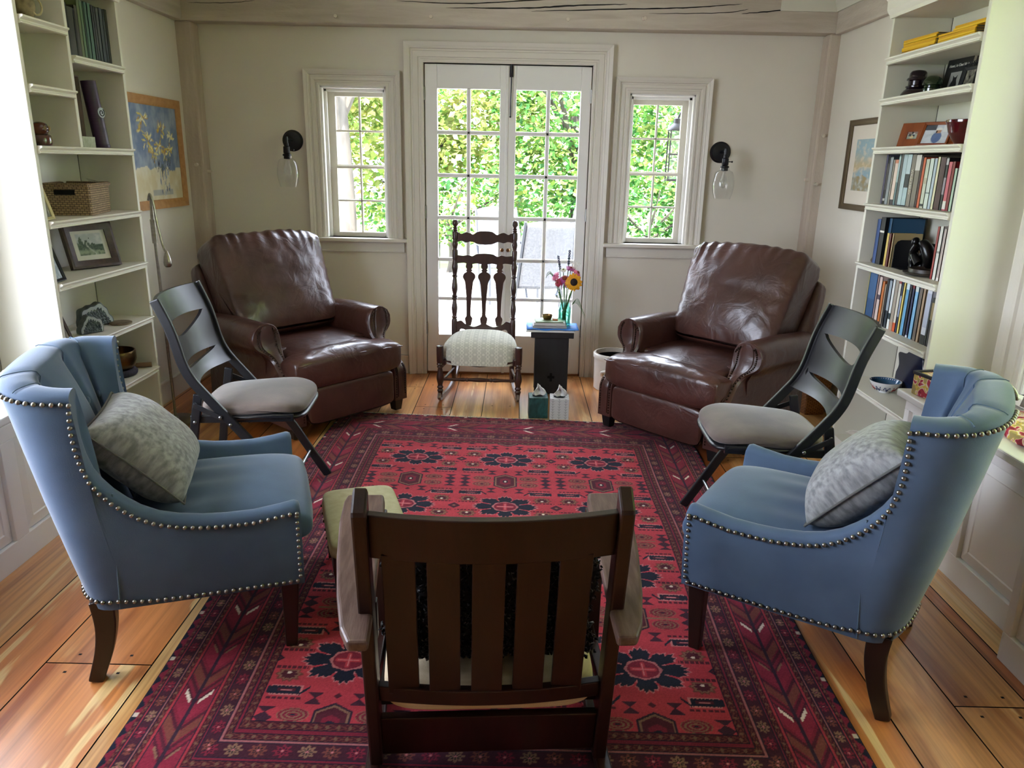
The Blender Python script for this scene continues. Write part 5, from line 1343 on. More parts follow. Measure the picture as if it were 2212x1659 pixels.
def weave_mat(name, a, b_, sx=95, sz=150):
    m = bpy.data.materials.new(name); m.use_nodes = True; nt = m.node_tree; N = nt.nodes; L = nt.links; p = N['Principled BSDF']; p.inputs['Roughness'].default_value = .75
    tc = N.new('ShaderNodeTexCoord'); br = N.new('ShaderNodeTexBrick'); br.inputs['Scale'].default_value = 1; br.inputs['Mortar Size'].default_value = .16; br.inputs['Brick Width'].default_value = 1.7; br.inputs['Row Height'].default_value = 1.0; br.inputs['Mortar Smooth'].default_value = .6
    br.inputs['Color1'].default_value = lin(a); br.inputs['Color2'].default_value = lin(b_); br.inputs['Mortar'].default_value = tuple(c * .28 for c in lin(a)[:3]) + (1,)
    mp = N.new('ShaderNodeMapping'); mp.inputs['Scale'].default_value = (sx, sz, 1); L.new(tc.outputs['UV'], mp.inputs[0]); L.new(mp.outputs[0], br.inputs['Vector'])
    L.new(br.outputs['Color'], p.inputs['Base Color']); bp = N.new('ShaderNodeBump'); bp.inputs['Strength'].default_value = .8; bp.inputs['Distance'].default_value = .003; bp.invert = True; L.new(br.outputs['Fac'], bp.inputs['Height']); L.new(bp.outputs[0], p.inputs['Normal']); return m
def uv_wrap(o):
    me = o.data; uv = me.uv_layers.new(name='UVMap')
    for p in me.polygons:
        n = p.normal
        for li in p.loop_indices:
            c = me.vertices[me.loops[li].vertex_index].co
            if abs(n.z) > .8: uv.data[li].uv = (c.x, c.y)
            elif abs(n.x) > abs(n.y): uv.data[li].uv = (c.y, c.z)
            else: uv.data[li].uv = (c.x, c.z)
def wicker(name, label, loc, rz, w, d, h, flare, m, holes=False):
    t = thing(name, label, 'basket', loc, rz)
    def ring(z, s, o_=0): return [(x * (w / 2 * s - o_), y * (d / 2 * s - o_), z) for x, y in ((-.93, -1), (.93, -1), (1, -.93), (1, .93), (.93, 1), (-.93, 1), (-1, .93), (-1, -.93))]
    n = 24; P = [ring(h * k / n, 1 + flare * k / n, (.0012 if k % 2 else 0)) for k in range(n + 1)]
    b = MB(); b.grid([ring(.004, .2)] + P + [ring(h, 1 + flare, .009), ring(.012, 1.0, .009), ring(.012, .1, 0)], cv=True, capu=False); o = b.build('woven_body', m, t, smooth=False, recalc=True); uv_wrap(o)
    b = MB(); rr = ring(h, 1 + flare); b.tube(rr, .008, 8, closed=True); q = b.build('rim', m, t); uv_wrap(q)
    return t
M_sea = weave_mat('seagrass', '#8d7657', '#a58c68', 95, 110); M_wick = weave_mat('wicker', '#a06a3a', '#b57d48', 60, 110)
tb = wicker('seagrass_basket', 'woven seagrass basket with a hand hole on the left bookcase', (-1.958, 3.42, 1.1665), radians(14), .185, .31, .125, .03, M_sea)
b = MB(); b.bx(-.045, .035, -.1605, -.157, .085, .107); b.build('hand_hole_dark', mat('painted_hole_dark', '#020202', 1), tb, bevel=.008)  # black plate on the weave, painted as the shade within the hand hole
b = MB(); b.add([(.05, .10, .10), (.08, .06, .135), (.04, .14, .135), (.02, .08, .15)], [(0, 1, 2), (0, 3, 1), (1, 3, 2), (0, 2, 3)]); b.build('plastic_wrap', M_clear, tb, smooth=False)
wicker('wicker_basket', 'tall brown wicker basket on the floor behind the right folding chair', (1.795, 4.42, 0), radians(8), .12, .20, .30, .45, M_wick)
# ================================================================= THINGS ON THE SHELVES
M_pages = mat('page_edges', '#cfc8b8', .9)
def covermat(h): return mat('cover_' + h[1:], h, .45, spec=.4)
def book(label, xs, s, y0, y1, z, h, d, colr, group, band=None, lean=0., side=None):
    """upright book; spine plane at x=xs, spine faces the room (s=-1 for the right bookcase)"""
    w = max(.004, abs(y1 - y0) - .0012); yc = (y0 + y1) / 2
    t = thing('book', label, 'book', (xs - s * d / 2, yc, z), 0, group); t.rotation_euler[0] = lean
    c = .0016 if w > .008 else .0009; m = covermat(colr)
    b = MB(); b.bx(s * d / 2 - s * .003, s * d / 2, -w / 2, w / 2, 0, h); b.bx(-s * d / 2, s * d / 2, -w / 2, -w / 2 + c, 0, h); b.bx(-s * d / 2, s * d / 2, w / 2 - c, w / 2, 0, h); b.build('cover', m, t, smooth=False)
    b = MB(); b.bx(-s * d / 2 + s * .002, s * d / 2 - s * .003, -w / 2 + c, w / 2 - c, .002, h - .003); b.build('pages', M_pages, t, smooth=False)
    if band:
        b = MB(); x = s * d / 2
        for a, e, hx in band:
            b = MB(); b.bx(x, x + s * .0005, -w / 2 + .0004, w / 2 - .0004, h * a, h * e); b.build('spine_label', covermat(hx), t, smooth=False)
    return t
def spine_text(t, s_, size, hx, x, z, down=True, s=-1):
    # text runs down the spine, facing the room
    M = T(x, 0, z) @ Matrix(((0, 0, s, 0), (0, 0, 0, 0), (0, 0, 0, 0), (0, 0, 0, 1)))
    Xa = Vector((0, 0, -1)); Za = Vector((s, 0, 0)); Ya = Za.cross(Xa)
    R = Matrix((Xa, Ya, Za)).transposed().to_4x4()
    text('spine_title', s_, size, covermat(hx), t, T(x, 0, z) @ R)
ORD = ['first', 'second', 'third', 'fourth', 'fifth', 'sixth', 'seventh', 'eighth', 'ninth', 'tenth', 'eleventh', 'twelfth', 'thirteenth', 'fourteenth', 'fifteenth', 'sixteenth', 'seventeenth', 'eighteenth', 'nineteenth', 'twentieth', 'twenty-first', 'twenty-second', 'twenty-third', 'twenty-fourth']
rowA = [((3.655, 3.638, .221), '#6c6880', 'slim violet-grey', None), ((3.638, 3.614, .213), '#1d1a1a', 'black', [(.07, .12, '#b9b4ac'), (.3, .85, '#4a4540')]), ((3.613, 3.585, .211), '#4a4f50', 'silver-edged charcoal', [(.0, .98, '#8b9090')]), ((3.584, 3.566, .198), '#8a8275', 'taupe', None), ((3.565, 3.533, .198), '#d9c3b4', 'pale salmon', [(0, .12, '#2a2022'), (.92, 1, '#c47a58')]), ((3.533, 3.515, .222), '#5c7377', 'teal-grey', [(.45, .95, '#9fb3b2')]), ((3.514, 3.492, .224), '#4a4745', 'dark grey', None), ((3.491, 3.456, .222), '#1a2636', 'navy and white striped', [(.02, .99, '#a9bcc0')]), ((3.456, 3.417, .221), '#0f1013', 'black and pale blue', [(.62, .99, '#b3c6c8'), (.02, .36, '#9fb5b8')]),
        ((3.416, 3.381, .219), '#7d7366', 'taupe titled', None), ((3.38, 3.337, .218), '#746a5c', 'white-tagged taupe', [(.70, .99, '#c9c6bc')]), ((3.337, 3.32, .209), '#3a1214', 'slim maroon', None), ((3.32, 3.298, .206), '#c0562f', 'orange', None), ((3.296, 3.266, .199), '#b9bda8', 'pale sage', [(.5, .62, '#a59c84'), (.04, .09, '#20231e')]), ((3.264, 3.232, .202), '#c7d0c6', 'pale green-white', [(.3, .33, '#6d7a74')]), ((3.23, 3.207, .202), '#aebcc4', 'pale blue', None), ((3.206, 3.186, .207), '#d8d0aa', 'cream', None), ((3.184, 3.142, .205), '#3f1318', 'thick maroon', None), ((3.14, 3.121, .205), '#0f0d10', 'black with grey lettering', [(.3, .62, '#8d8088'), (.86, .98, '#b9b6b8')]), ((3.119, 3.093, .188), '#c05a66', 'rose pink', [(.03, .2, '#d5cdc6')]), ((3.093, 3.072, .189), '#7a1a20', 'dark red', None), ((3.07, 3.051, .164), '#a9bba6', 'pale green', None), ((3.05, 3.011, .164), '#0e0e0e', 'black lettered', None)]
for i, ((a, c, h), col_, nm, band) in enumerate(rowA):
    t = book(f'{nm} book, {ORD[i]} from the left on the shelf under the red bowl', 1.70, -1, a, c, 1.2712, h, .165, col_, 'books on the shelf under the red bowl', band)
    if i == 9: spine_text(t, 'WILD MIND', .020, '#dcd6c6', -.0832, .105)
    if i == 22: spine_text(t, 'W', .028, '#c9c6be', -.0832, .13)
flat = thing('book', 'dark grey book lying flat across the row under the red bowl', 'book', (1.80, 3.25, 1.493), 0, 'books on the shelf under the red bowl')
b = MB(); b.bx(-.09, .09, -.13, .13, 0, .002); b.bx(-.09, .09, -.13, .13, .018, .020); b.bx(-.09, -.088, -.13, .13, 0, .02); b.build('cover', covermat('#3c3834'), flat, smooth=False)
b = MB(); b.bx(-.088, .088, -.127, .127, .002, .018); b.build('pages', M_pages, flat, smooth=False)
rowC = [((3.649, 3.638, .237), '#c9c08a', 'slim cream', None), ((3.636, 3.56, .234), '#234a72', 'thick blue', [(.45, .95, '#2f5a86')]), ((3.558, 3.541, .239), '#8d7676', 'dusty mauve', None), ((3.538, 3.508, .220), '#c9b4ab', 'pale pink', [(.52, .62, '#4a3a48')]), ((3.504, 3.479, .204), '#b5652a', 'orange', [(0, .08, '#1a1a2a')]), ((3.477, 3.463, .194), '#a08a72', 'tan', None), ((3.463, 3.442, .22), '#15141a', 'black', None), ((3.438, 3.413, .228), '#15202e', 'navy with white lettering', [(.35, .95, '#93a0a8')]), ((3.408, 3.385, .228), '#d9ddd8', 'white', [(.2, .32, '#1c3238')]), ((3.384, 3.354, .235), '#9d9282', 'taupe', [(0, .16, '#a8836a')]), ((3.353, 3.329, .235), '#c9c4b4', 'white with orange foot', [(0, .17, '#c24f22'), (.92, 1, '#8a3026')]), ((3.326, 3.31, .237), '#252a48', 'navy lettered', [(.3, .7, '#8f96ac')]), ((3.308, 3.292, .226), '#dcc668', 'yellow', None), ((3.283, 3.256, .237), '#5f9cc4', 'light blue', [(.85, .99, '#cfe0e4')]), ((3.254, 3.236, .236), '#15182a', 'midnight blue', None), ((3.231, 3.213, .237), '#2a2f52', 'navy edged with pink', [(.0, .04, '#d0d4dc'), (.9, 1, '#7a1a24')]), ((3.206, 3.179, .227), '#7aaed0', 'sky blue', [(.9, 1, '#c9d3cc')]), ((3.172, 3.146, .238), '#665a50', 'brown-grey', None), ((3.142, 3.122, .24), '#a48a6e', 'tan edged', None), ((3.11, 3.072, .238), '#cfd2d8', 'white labelled', [(0, .17, '#141416'), (.3, .9, '#aeb4c4')]), ((3.071, 3.063, .183), '#55524c', 'thin grey', None), ((3.061, 3.042, .202), '#171412', 'black', [(.55, .9, '#8a7a50')]), ((3.038, 3.023, .195), '#d9a85a', 'amber', None), ((3.02, 3.006, .198), '#b8404a', 'red', None)]
for i, ((a, c, h), col_, nm, band) in enumerate(rowC):
    book(f'{nm} book, {ORD[i]} from the left on the long low row', 1.70, -1, a, c, .7252, h, .16, col_, 'books on the long low row', band)
rowB = [((3.647, 3.612, .205, 1.70), '#3d5688', 'blue leaning', None, .150), ((3.611, 3.566, .216, 1.70), '#0f0f10', 'black with a white edge', [(.68, .72, '#e0ddd0')], .19), ((3.564, 3.535, .214, 1.715), '#1f4a6a', 'tall blue', None, .15), ((3.533, 3.513, .150, 1.70), '#cdb25a', 'short yellow', None, .13), ((3.511, 3.494, .150, 1.70), '#5a1512', 'short maroon', None, .13), ((3.492, 3.478, .152, 1.705), '#a8946a', 'short tan', None, .13),
        ((3.118, 3.101, .212, 1.70), '#8a1f22', 'red', None, .16), ((3.099, 3.075, .215, 1.70), '#d3cfc6', 'white', [(.5, .54, '#8a847c')], .16), ((3.068, 3.049, .207, 1.70), '#b9a9a0', 'pale rose', [(.0, .06, '#d8d2c8')], .16), ((3.046, 3.033, .223, 1.70), '#8d3a34', 'rust red', None, .16), ((3.03, 3.004, .226, 1.70), '#cf9a7a', 'orange and grey', [(0, .2, '#c99a2a'), (.2, .45, '#c9ccca'), (.45, .75, '#1c1c1e')], .16)]
for i, ((a, c, h, xs), col_, nm, band, d) in enumerate(rowB):
    where = 'left of the crouching dark figurine' if i < 6 else 'right of the crouching dark figurine'
    book(f'{nm} book upright on the shelf {where}', xs, -1, a, c, .9962, h, d, col_, 'books beside the dark figurine', band)
rowG = [((3.369, 3.389, .208), '#2a2d28', 'cracked black leather'), ((3.388, 3.433, .196), '#33332c', 'thick dark leather'), ((3.433, 3.444, .195), '#101214', 'thin black'), ((3.443, 3.467, .21), '#35342d', 'grey-brown'), ((3.466, 3.489, .234), '#5d6a48', 'olive'), ((3.489, 3.511, .236), '#577055', 'moss green'), ((3.511, 3.523, .235), '#2c4634', 'slim dark green'), ((3.523, 3.545, .237), '#41604f', 'fern green'), ((3.548, 3.575, .238), '#476659', 'sea green'), ((3.578, 3.595, .235), '#2b3336', 'slate'), ((3.595, 3.613, .233), '#32393c', 'blue-slate'), ((3.614, 3.638, .232), '#3a4245', 'grey-slate'), ((3.641, 3.669, .235), '#394348', 'steel grey'), ((3.669, 3.69, .233), '#2b3638', 'dark teal'), ((3.691, 3.709, .237), '#3d443a', 'grey-green')]
for i, ((a, c, h), col_, nm) in enumerate(rowG):
    book(f'{nm} album, {ORD[i]} from the left on the top left shelf', -1.855, 1, a * .9905 - .0125, c * .9905 - .0125, 1.8034, h * .985, .20, col_, 'albums on the top left shelf')
# ---- yellow magazines
R = random.Random(21); M_magp = mat('magazine_paper', '#5f5a50', .7)
def mag(label, x, y, z, rz, k):
    t = thing('magazine', label, 'magazine', (x, y, z), rz, 'yellow-spined magazines on the top right shelf')
    w, d, h = .252, .172, .0072
    b = MB(); b.bx(-.001 - d / 2, -d / 2 + .004, -w / 2, w / 2, 0, h); b.bx(-d / 2, d / 2, -w / 2, w / 2, 0, .0006); b.bx(-d / 2, d / 2, -w / 2, w / 2, h - .0006, h); b.build('cover', covermat(['#d9a614', '#e0b324', '#cf9a10'][k % 3]), t, smooth=False)
    b = MB(); b.bx(-d / 2 + .003, d / 2 - .001, -w / 2 + .001, w / 2 - .001, .0006, h - .0006); b.build('pages', M_magp, t, smooth=False)
for i in range(9):
    lo = i < 3; y = (3.545 if lo else 3.530) + (0 if lo else -.002 * i) + R.uniform(-.004, .004)
    mag(f'yellow-spined magazine, {ORD[i]} from the bottom of the left pile, top right shelf', 1.785 + R.uniform(-.004, .004), y, 1.9052 + i * .0074, (-.03 if lo else .05) + R.uniform(-.015, .015), i)
for i in range(8):
    mag(f'yellow-spined magazine, {ORD[i]} from the bottom of the right pile, top right shelf', 1.775 + R.uniform(-.003, .003), 3.225 - .012 * i * (1 if i > 5 else .3) - (.05 if i > 5 else 0), 1.9052 + i * .0074, .02 + R.uniform(-.02, .02), i + 1)
# ---- glass insulators
def insulator(label, x, y, z, k, tint, prof):
    m = mat('insulator_' + tint[1:], tint, .12, spec=.6, coat=.6)
    o = MB().lathe([(r * k, h * k) for r, h in prof], 36).build('glass_insulator', m); o.location = (x, y, z); tag(o, label, 'insulator', 'glass insulators')
pA = [(.062, 0), (.064, .004), (.060, .020), (.050, .034), (.040, .042), (.045, .046), (.045, .051), (.036, .055), (.036, .072), (.044, .076), (.043, .082), (.036, .088), (.034, .105), (.028, .113), (.012, .117), (.001, .118)]
insulator('large dark purple glass insulator beside the green one', 1.765, 3.615, 1.7322, 1.02, '#1b1018', pA)
insulator('small dark green glass insulator beside the purple one', 1.775, 3.50, 1.7322, .98, '#10260f', [(.036, 0), (.037, .004), (.037, .034), (.033, .038), (.033, .044), (.041, .048), (.041, .054), (.038, .066), (.030, .078), (.018, .085), (.001, .087)])
# ---- the black book with a title, stood face out
t = thing('book', 'black book standing face out titled above a picture of a cat', 'book', (1.835, 3.455, 1.7322), radians(-90 + 4)); t.rotation_euler = (radians(-9), 0, radians(-86))
b = MB(); b.bx(-.085, .085, -.001, .001, 0, .165); b.bx(-.085, .085, .013, .015, 0, .165); b.bx(-.085, -.083, 0, .014, 0, .165); b.build('cover', covermat('#101012'), t, smooth=False)
b = MB(); b.bx(-.083, .083, .001, .013, .002, .163); b.build('pages', M_pages, t, smooth=False)
b = MB(); b.bx(-.040, .034, -.0018, -.001, .018, .098); b.build('cover_picture', covermat('#8f8e8a'), t, smooth=False)
b = MB(); b.prism([(-.030, .022), (.022, .022), (.018, .05), (.010, .066), (.012, .084), (.004, .076), (-.008, .076), (-.016, .084), (-.014, .064), (-.024, .05)], -.0026, -.0016); b.build('cat_silhouette', covermat('#121214'), t, smooth=False)
text('cover_title', 'Henri, le Chat Noir', .0165, covermat('#d2d0c8'), t, T(0, -.0016, .125) @ RX(pi / 2))
# ---- framed things on the right shelves
def photo(label, loc, rz, lean, w, h, fw, m, fn, group=None, dep=.014, cat='picture frame', easel=True):
    t = thing('picture_frame', label, cat, loc, 0, group); t.rotation_euler = (-lean, 0, rz)
    frame_parts(t, w, h, fw, dep, m, T(0, 0, h / 2), [(0, 0), (0, -dep), (fw * .3, -dep * 1.1), (fw, -dep * .7), (fw, 0)])
    canvas('photograph', w - 2 * fw + .002, h - 2 * fw + .002, fn, t, T(0, -dep * .45, h / 2), 40, .3)
    b = MB(); b.bx(-w / 2 + .004, w / 2 - .004, -.002, .001, .004, h - .004)
    if easel: b.bar([(0, .0, h * .7), (0, h * .5 * sin(lean) + h * .32, .012)], .03, .003, up=(1, 0, 0))
    b.build('backing', mat('frame_back', '#3a3530', .9), t, smooth=False); return t
def ph_family(u, v):
    c = mixc(lin('#8f9a8a'), lin('#c8c4ba'), v * .6 + .3 * fbm(u * 4, v * 4, 1))
    if v > .72: c = mixc(lin('#7a4a44'), c, .3)
    if abs(u - .6) < .12 and .35 < v < .8: c = lin('#c9ccd0') if v > .6 else lin('#3a3c44')
    if (u - .45) ** 2 + (v - .3) ** 2 < .03: c = lin('#cdb58a')
    if abs(u - .25) < .13 and .4 < v < .7: c = lin('#4c4a48')
    return c
def ph_boy(u, v):
    c = mixc(lin('#c9ccd2'), lin('#aab0b4'), max(0, fbm(u * 3, v * 5, 3)))
    if v > .72 and u < .45: c = lin('#4a4c54')
    if u > .7 and v > .6: c = lin('#d9dad8')
    if (u - .55) ** 2 / .035 + (v - .33) ** 2 / .09 < 1: c = lin('#5d6f96')
    if (u - .56) ** 2 / .012 + (v - .66) ** 2 / .016 < 1: c = lin('#b58a72')
    if (u - .56) ** 2 / .016 + (v - .75) ** 2 / .008 < 1 and v > .72: c = lin('#e2e0da')
    return c
def ph_trees(u, v):
    sk = lin('#aeb4ae'); dk = lin('#3a4a3c'); c = mixc(sk, lin('#d0d2c8'), max(0, fbm(u * 6, v * 6, 2)))
    if not (.14 < u < .86 and .16 < v < .88): return lin('#c9c8b8')
    h = .42 + .3 * abs(sin(u * 19)) * (.5 + .5 * sin(u * 5 + 1))
    if v < h + .1: c = mixc(dk, lin('#66745f'), max(0, min(1, .3 + fbm(u * 14, v * 14, 6))))
    if v < .30 + .08 * sin(u * 4): c = mixc(lin('#8f9c80'), dk, max(0, min(1, .3 + fbm(u * 9, v * 9, 1))))
    if abs(u - .5 - .1 * sin(v * 9)) < .015 and v < .6: c = lin('#b9bcae')
    return c
def ph_dark(u, v): return mixc(lin('#4a463e'), lin('#8d877a'), max(0, min(1, .4 + fbm(u * 4, v * 4, 9))))
M_maple = mat('orange_maple_frame', '#7d3c17', .4, col2='#8f4a20', vscale=(40, 40, 6))
photo('wide orange-brown wooden frame with a tiny photo on the right bookcase', (1.775, 3.610, 1.5222), radians(-72), radians(12), .135, .108, .038, M_maple, ph_family, 'photo frames on the right bookcase')
photo('thin wooden frame with a child in a blue shirt beside the red bowl', (1.745, 3.36, 1.5222), radians(-58), radians(24), .13, .105, .011, M_maple, ph_boy, 'photo frames on the right bookcase')
photo('small brown frame leaning behind the child photo beside the red bowl', (1.80, 3.275, 1.5222), radians(-70), radians(20), .10, .10, .02, M_maple, ph_dark, 'photo frames on the right bookcase')
t = photo('black filigree double frame of portraits beside the black cat book', (1.83, 3.325, 1.7322), radians(-90), radians(10), .10, .105, .014, M_iron, ph_dark, 'photo frames on the right bookcase')
b = MB()
for i in range(14): b.tube([(-.05 + .1 * i / 13 + .008 * cos(a), -.008, .112 + .006 * (i % 2) + .008 * sin(a)) for a in [2 * pi * k / 10 for k in range(10)]], .0016, 5, closed=True)
b.build('filigree', M_iron, t)
o = MB().lathe([(.028, 0), (.036, .003), (.048, .02), (.066, .05), (.075, .082), (.079, .086), (.079, .094), (.075, .096), (.071, .09), (.060, .05), (.03, .01), (.001, .008)], 44).build('red_bowl', mat('oxblood_glaze', '#4a0a12', .1, coat=.8)); o.location = (1.755, 3.135, 1.5222); tag(o, 'glossy deep red bowl on the right bookcase', 'bowl')
# ---- bookend, figurine, dish, little animal
b = MB(); P = [(-.055, 0), (.055, 0), (.055, .10), (.045, .118), (.03, .124), (-.03, .124), (-.045, .118), (-.055, .10)]; b.prism(P, 3.467, 3.4705, 'y'); b.bx(-.055, .055, 3.39, 3.469, 0, .002); o = b.build('bookend', M_iron, None, bevel=.0008); o.location = (1.765, 0, .9963); tag(o, 'black metal bookend holding the short books by the dark figurine', 'bookend')
def figurine():
    t = thing('figurine', 'dark bronze figurine crouching with bowed head on the bookcase', 'figurine', (1.765, 3.33, .9962), radians(-90)); m = mat('dark_bronze', '#0f0e0f', .3, metal=.6, coat=.3)
    b = MB(); b.lathe([(.050, 0), (.052, .008), (.046, .012)], 24); b.build('plinth', m, t)
    b = MB()
    # seated thinker-like body: back, thighs, shins, arms, head
    b.tube(spline([(.030, .02, .030), (.040, .015, .065), (.030, .0, .105), (.006, -.012, .130)], 6), [.026, .027, .028, .029, .029, .030, .031, .031, .031, .030, .029, .028, .027, .026, .025, .024, .022, .020, .018], 14)
    b.sphere((-.016, -.026, .128), (.018, .019, .021), 10, 14)
    for sx in (-1, 1):
        b.tube(spline([(.020, sx * .018, .038), (-.012, sx * .026, .070), (-.036, sx * .022, .074)], 5), [.019] * 6 + [.016] * 5, 10)
        b.tube(spline([(-.036, sx * .022, .074), (-.034, sx * .022, .04), (-.030, sx * .02, .012)], 5), [.014] * 6 + [.011] * 5, 10); b.sphere((-.040, sx * .02, .014), (.018, .009, .007), 6, 10)
        b.tube(spline([(.012, sx * .036, .118), (-.006, sx * .040, .090), (-.028, sx * .022, .080), (-.020, sx * .006, .108)], 5), [.012] * 8 + [.009] * 8, 10)
    b.build('body', m, t)
figurine()
o = MB().lathe([(.072, 0), (.086, .004), (.098, .010), (.099, .013), (.084, .012), (.078, .014), (.078, .028), (.074, .030), (.070, .02), (.001, .018)], 44).build('bronze_dish', mat('dark_pottery', '#2c2620', .35, col2='#453b30', vscale=(12, 12, 30))); o.location = (1.745, 3.215, .9962); tag(o, 'wide dark brown dish in front of the crouching figurine', 'dish')
def goat():
    t = thing('ornament', 'tiny carved animal skull ornament at the left end of the figurine shelf', 'ornament', (1.715, 3.645, .9962)); b = MB(); b.sphere((0, 0, .022), (.014, .022, .016), 8, 12); b.tube(spline([(0, .01, .02), (.0, .025, .006), (-.004, .03, .002)], 4), [.012] * 5 + [.006] * 4, 8); b.build('carved_head', mat('driftwood', '#8a7460', .8, col2='#2a1c18', vscale=(40, 40, 40)), t)
    b = MB(); b.tube([(0, .006, .034), (0, .012, .05)], [.003, .001], 6); b.tube([(0, -.004, .034), (0, -.002, .05)], [.003, .001], 6); b.build('horn', mat('dark_horn', '#1c1412', .5), t)
goat()
# ---- lower right shelves
def bw_bowl():
    t = thing('porcelain_bowl', 'blue and white painted porcelain bowl on the right bookcase', 'bowl', (1.735, 3.40, .4222)); b = MB(); b.lathe([(.022, 0), (.024, .006), (.024, .009), (.038, .014), (.058, .03), (.068, .050), (.070, .056), (.067, .056), (.054, .03), (.03, .014), (.001, .012)], 44); b.build('bowl_body', mat('porcelain', '#d5d6d6', .15, coat=.5), t)
    b = MB(); b.lathe([(.0665, .0555), (.064, .050), (.053, .0302), (.03, .0145), (.001, .0125)], 40, cap=False); b.build('blue_inside', mat('cobalt_wash', '#24506e', .15, coat=.5), t)
    b = MB(); R = random.Random(6)
    for i in range(9):
        a0 = i * .7; q = []
        for k in range(9): a = a0 + .5 * k / 8; h = .026 + .012 * sin(k * 1.2 + i); r = .052 + (h - .026) * .75; q.append((r * cos(a) * 1.012, r * sin(a) * 1.012, h))
        b.m = i % 3 == 1; b.tube(q, .0024, 5)
    b.build('painted_scrolls', [mat('cobalt', '#1c2c5c', .3), mat('iron_red', '#8c2418', .3)], t)
    o = MB().lathe([(.02, 0), (.03, .002), (.040, .012), (.037, .012), (.001, .005)], 28).build('wooden_dish', mat('turned_oak_dish', '#7a5f42', .5)); o.location = (1.80, 3.54, .4222); tag(o, 'small brown wooden dish behind the blue and white bowl', 'dish')
bw_bowl()
def spiky():
    # thick dark blue glass plate with spiky rim, leaning on the back
    pts = []; rad = [.105, .100, .150, .098, .104, .100, .145, .100, .102, .106, .140, .100, .106, .104, .13, .104, .10, .108]
    n = len(rad)
    for i, r in enumerate(rad): a = radians(200) - 2 * pi * i / n; pts.append((r * cos(a), r * sin(a)))
    q = spline(pts + [pts[0]], 5)[:-1]; b = MB(); b.prism(q, -.006, .006)
    o = b.build('glass_plate', mat('midnight_glass', '#0a0f1f', .12, coat=.6, col2='#101b38', vscale=(12, 12, 12)), None, bevel=.004, seg=3); o.location = (1.835, 3.39, .4222 + .112); o.rotation_euler = (radians(-14), 0, radians(-90)); tag(o, 'dark blue glass plate with a spiky rim leaning in the bookcase', 'plate')
spiky()
def shell():
    t = thing('seashell', 'white fan shell lying on the bottom right shelf', 'shell', (1.715, 3.47, .112), radians(-60)); P = []
    for i in range(25):
        a = radians(-52 + 104 * i / 24); row = []
        for k in range(13):
            s = k / 12; r = .012 + .115 * s * (1 + .03 * sin(i * 2.2) * s); row.append((r * sin(a), -r * cos(a) * .2 + 0, .004 + r * cos(a) * .62 + .020 * sin(pi * s) * cos(a) + .004 * cos(i * pi) * s))
        P.append(row)
    b = MB(); b.grid(P); o = b.build('shell_fan', mat('shell_white', '#c8c5ba', .5, col2='#d8d4c8', vscale=(20, 20, 20)), t, sub=1); o.modifiers.new('s', 'SOLIDIFY').thickness = .005
shell()
o = MB().sphere((0, 0, .022), (.030, .045, .022), 10, 16).sphere((0, -.04, .03), (.016, .02, .016), 8, 12).tube([(0, .04, .02), (.01, .07, .012), (.02, .09, .006)], [.006, .004, .002], 6).build('carved_creature', mat('dark_carving', '#17110d', .5)); o.location = (1.80, 3.33, .1122); tag(o, 'small dark carved creature behind the white shell', 'ornament')
# ---- left bookcase ornaments
def gourd():
    t = thing('pottery_jar', 'tan mottled pottery jar on a dark foot at the top left', 'jar', (-1.90, 3.115, 1.9002)); b = MB(); b.lathe([(.034, .010), (.040, .02), (.048, .05), (.047, .08), (.036, .105), (.022, .12), (.020, .135), (.024, .14)], 32); b.build('jar_body', mat('mottled_clay', '#8b7a55', .5, col2='#4b3c22', vscale=(34, 34, 34)), t)
    b = MB(); b.lathe([(.046, 0), (.050, .004), (.044, .012)], 28); b.build('foot', mat('dark_foot', '#1e1210', .4), t)
    b = MB(); b.tube([(.042 * cos(a) * .2 + .046, .02 + .022 * cos(a), .055 + .03 * sin(a)) for a in [2 * pi * k / 14 for k in range(14)]], .004, 6, closed=True); b.build('ring_relief', mat('pale_clay', '#b3a67c', .5), t)
gourd()
def owl():
    t = thing('ceramic_owl', 'glossy brown ceramic owl on the left bookcase', 'ornament', (-1.90, 3.12, 1.4472)); m = mat('brown_glaze_owl', '#5c2d18', .15, coat=.6, col2='#3a1a0e', vscale=(12, 12, 12))
    b = MB(); b.lathe([(.030, 0), (.036, .004), (.040, .022), (.036, .040), (.026, .047), (.031, .056), (.033, .068), (.026, .084), (.012, .091), (.001, .092)], 32); b.build('owl_body', m, t)
    for sy in (-1, 1): b = MB(); b.tube([(.0295, sy * .012 + .008 * cos(a), .068 + .008 * sin(a)) for a in [2 * pi * k / 12 for k in range(12)]], .0016, 5, closed=True); b.sphere((.030, sy * .012, .068), .003, 5, 8); b.build('eye', mat('pale_glaze', '#a08a5a', .2), t)
    b = MB(); b.tube([(.032, 0, .064), (.037, 0, .056)], [.004, .001], 8); b.build('beak', m, t)
owl()
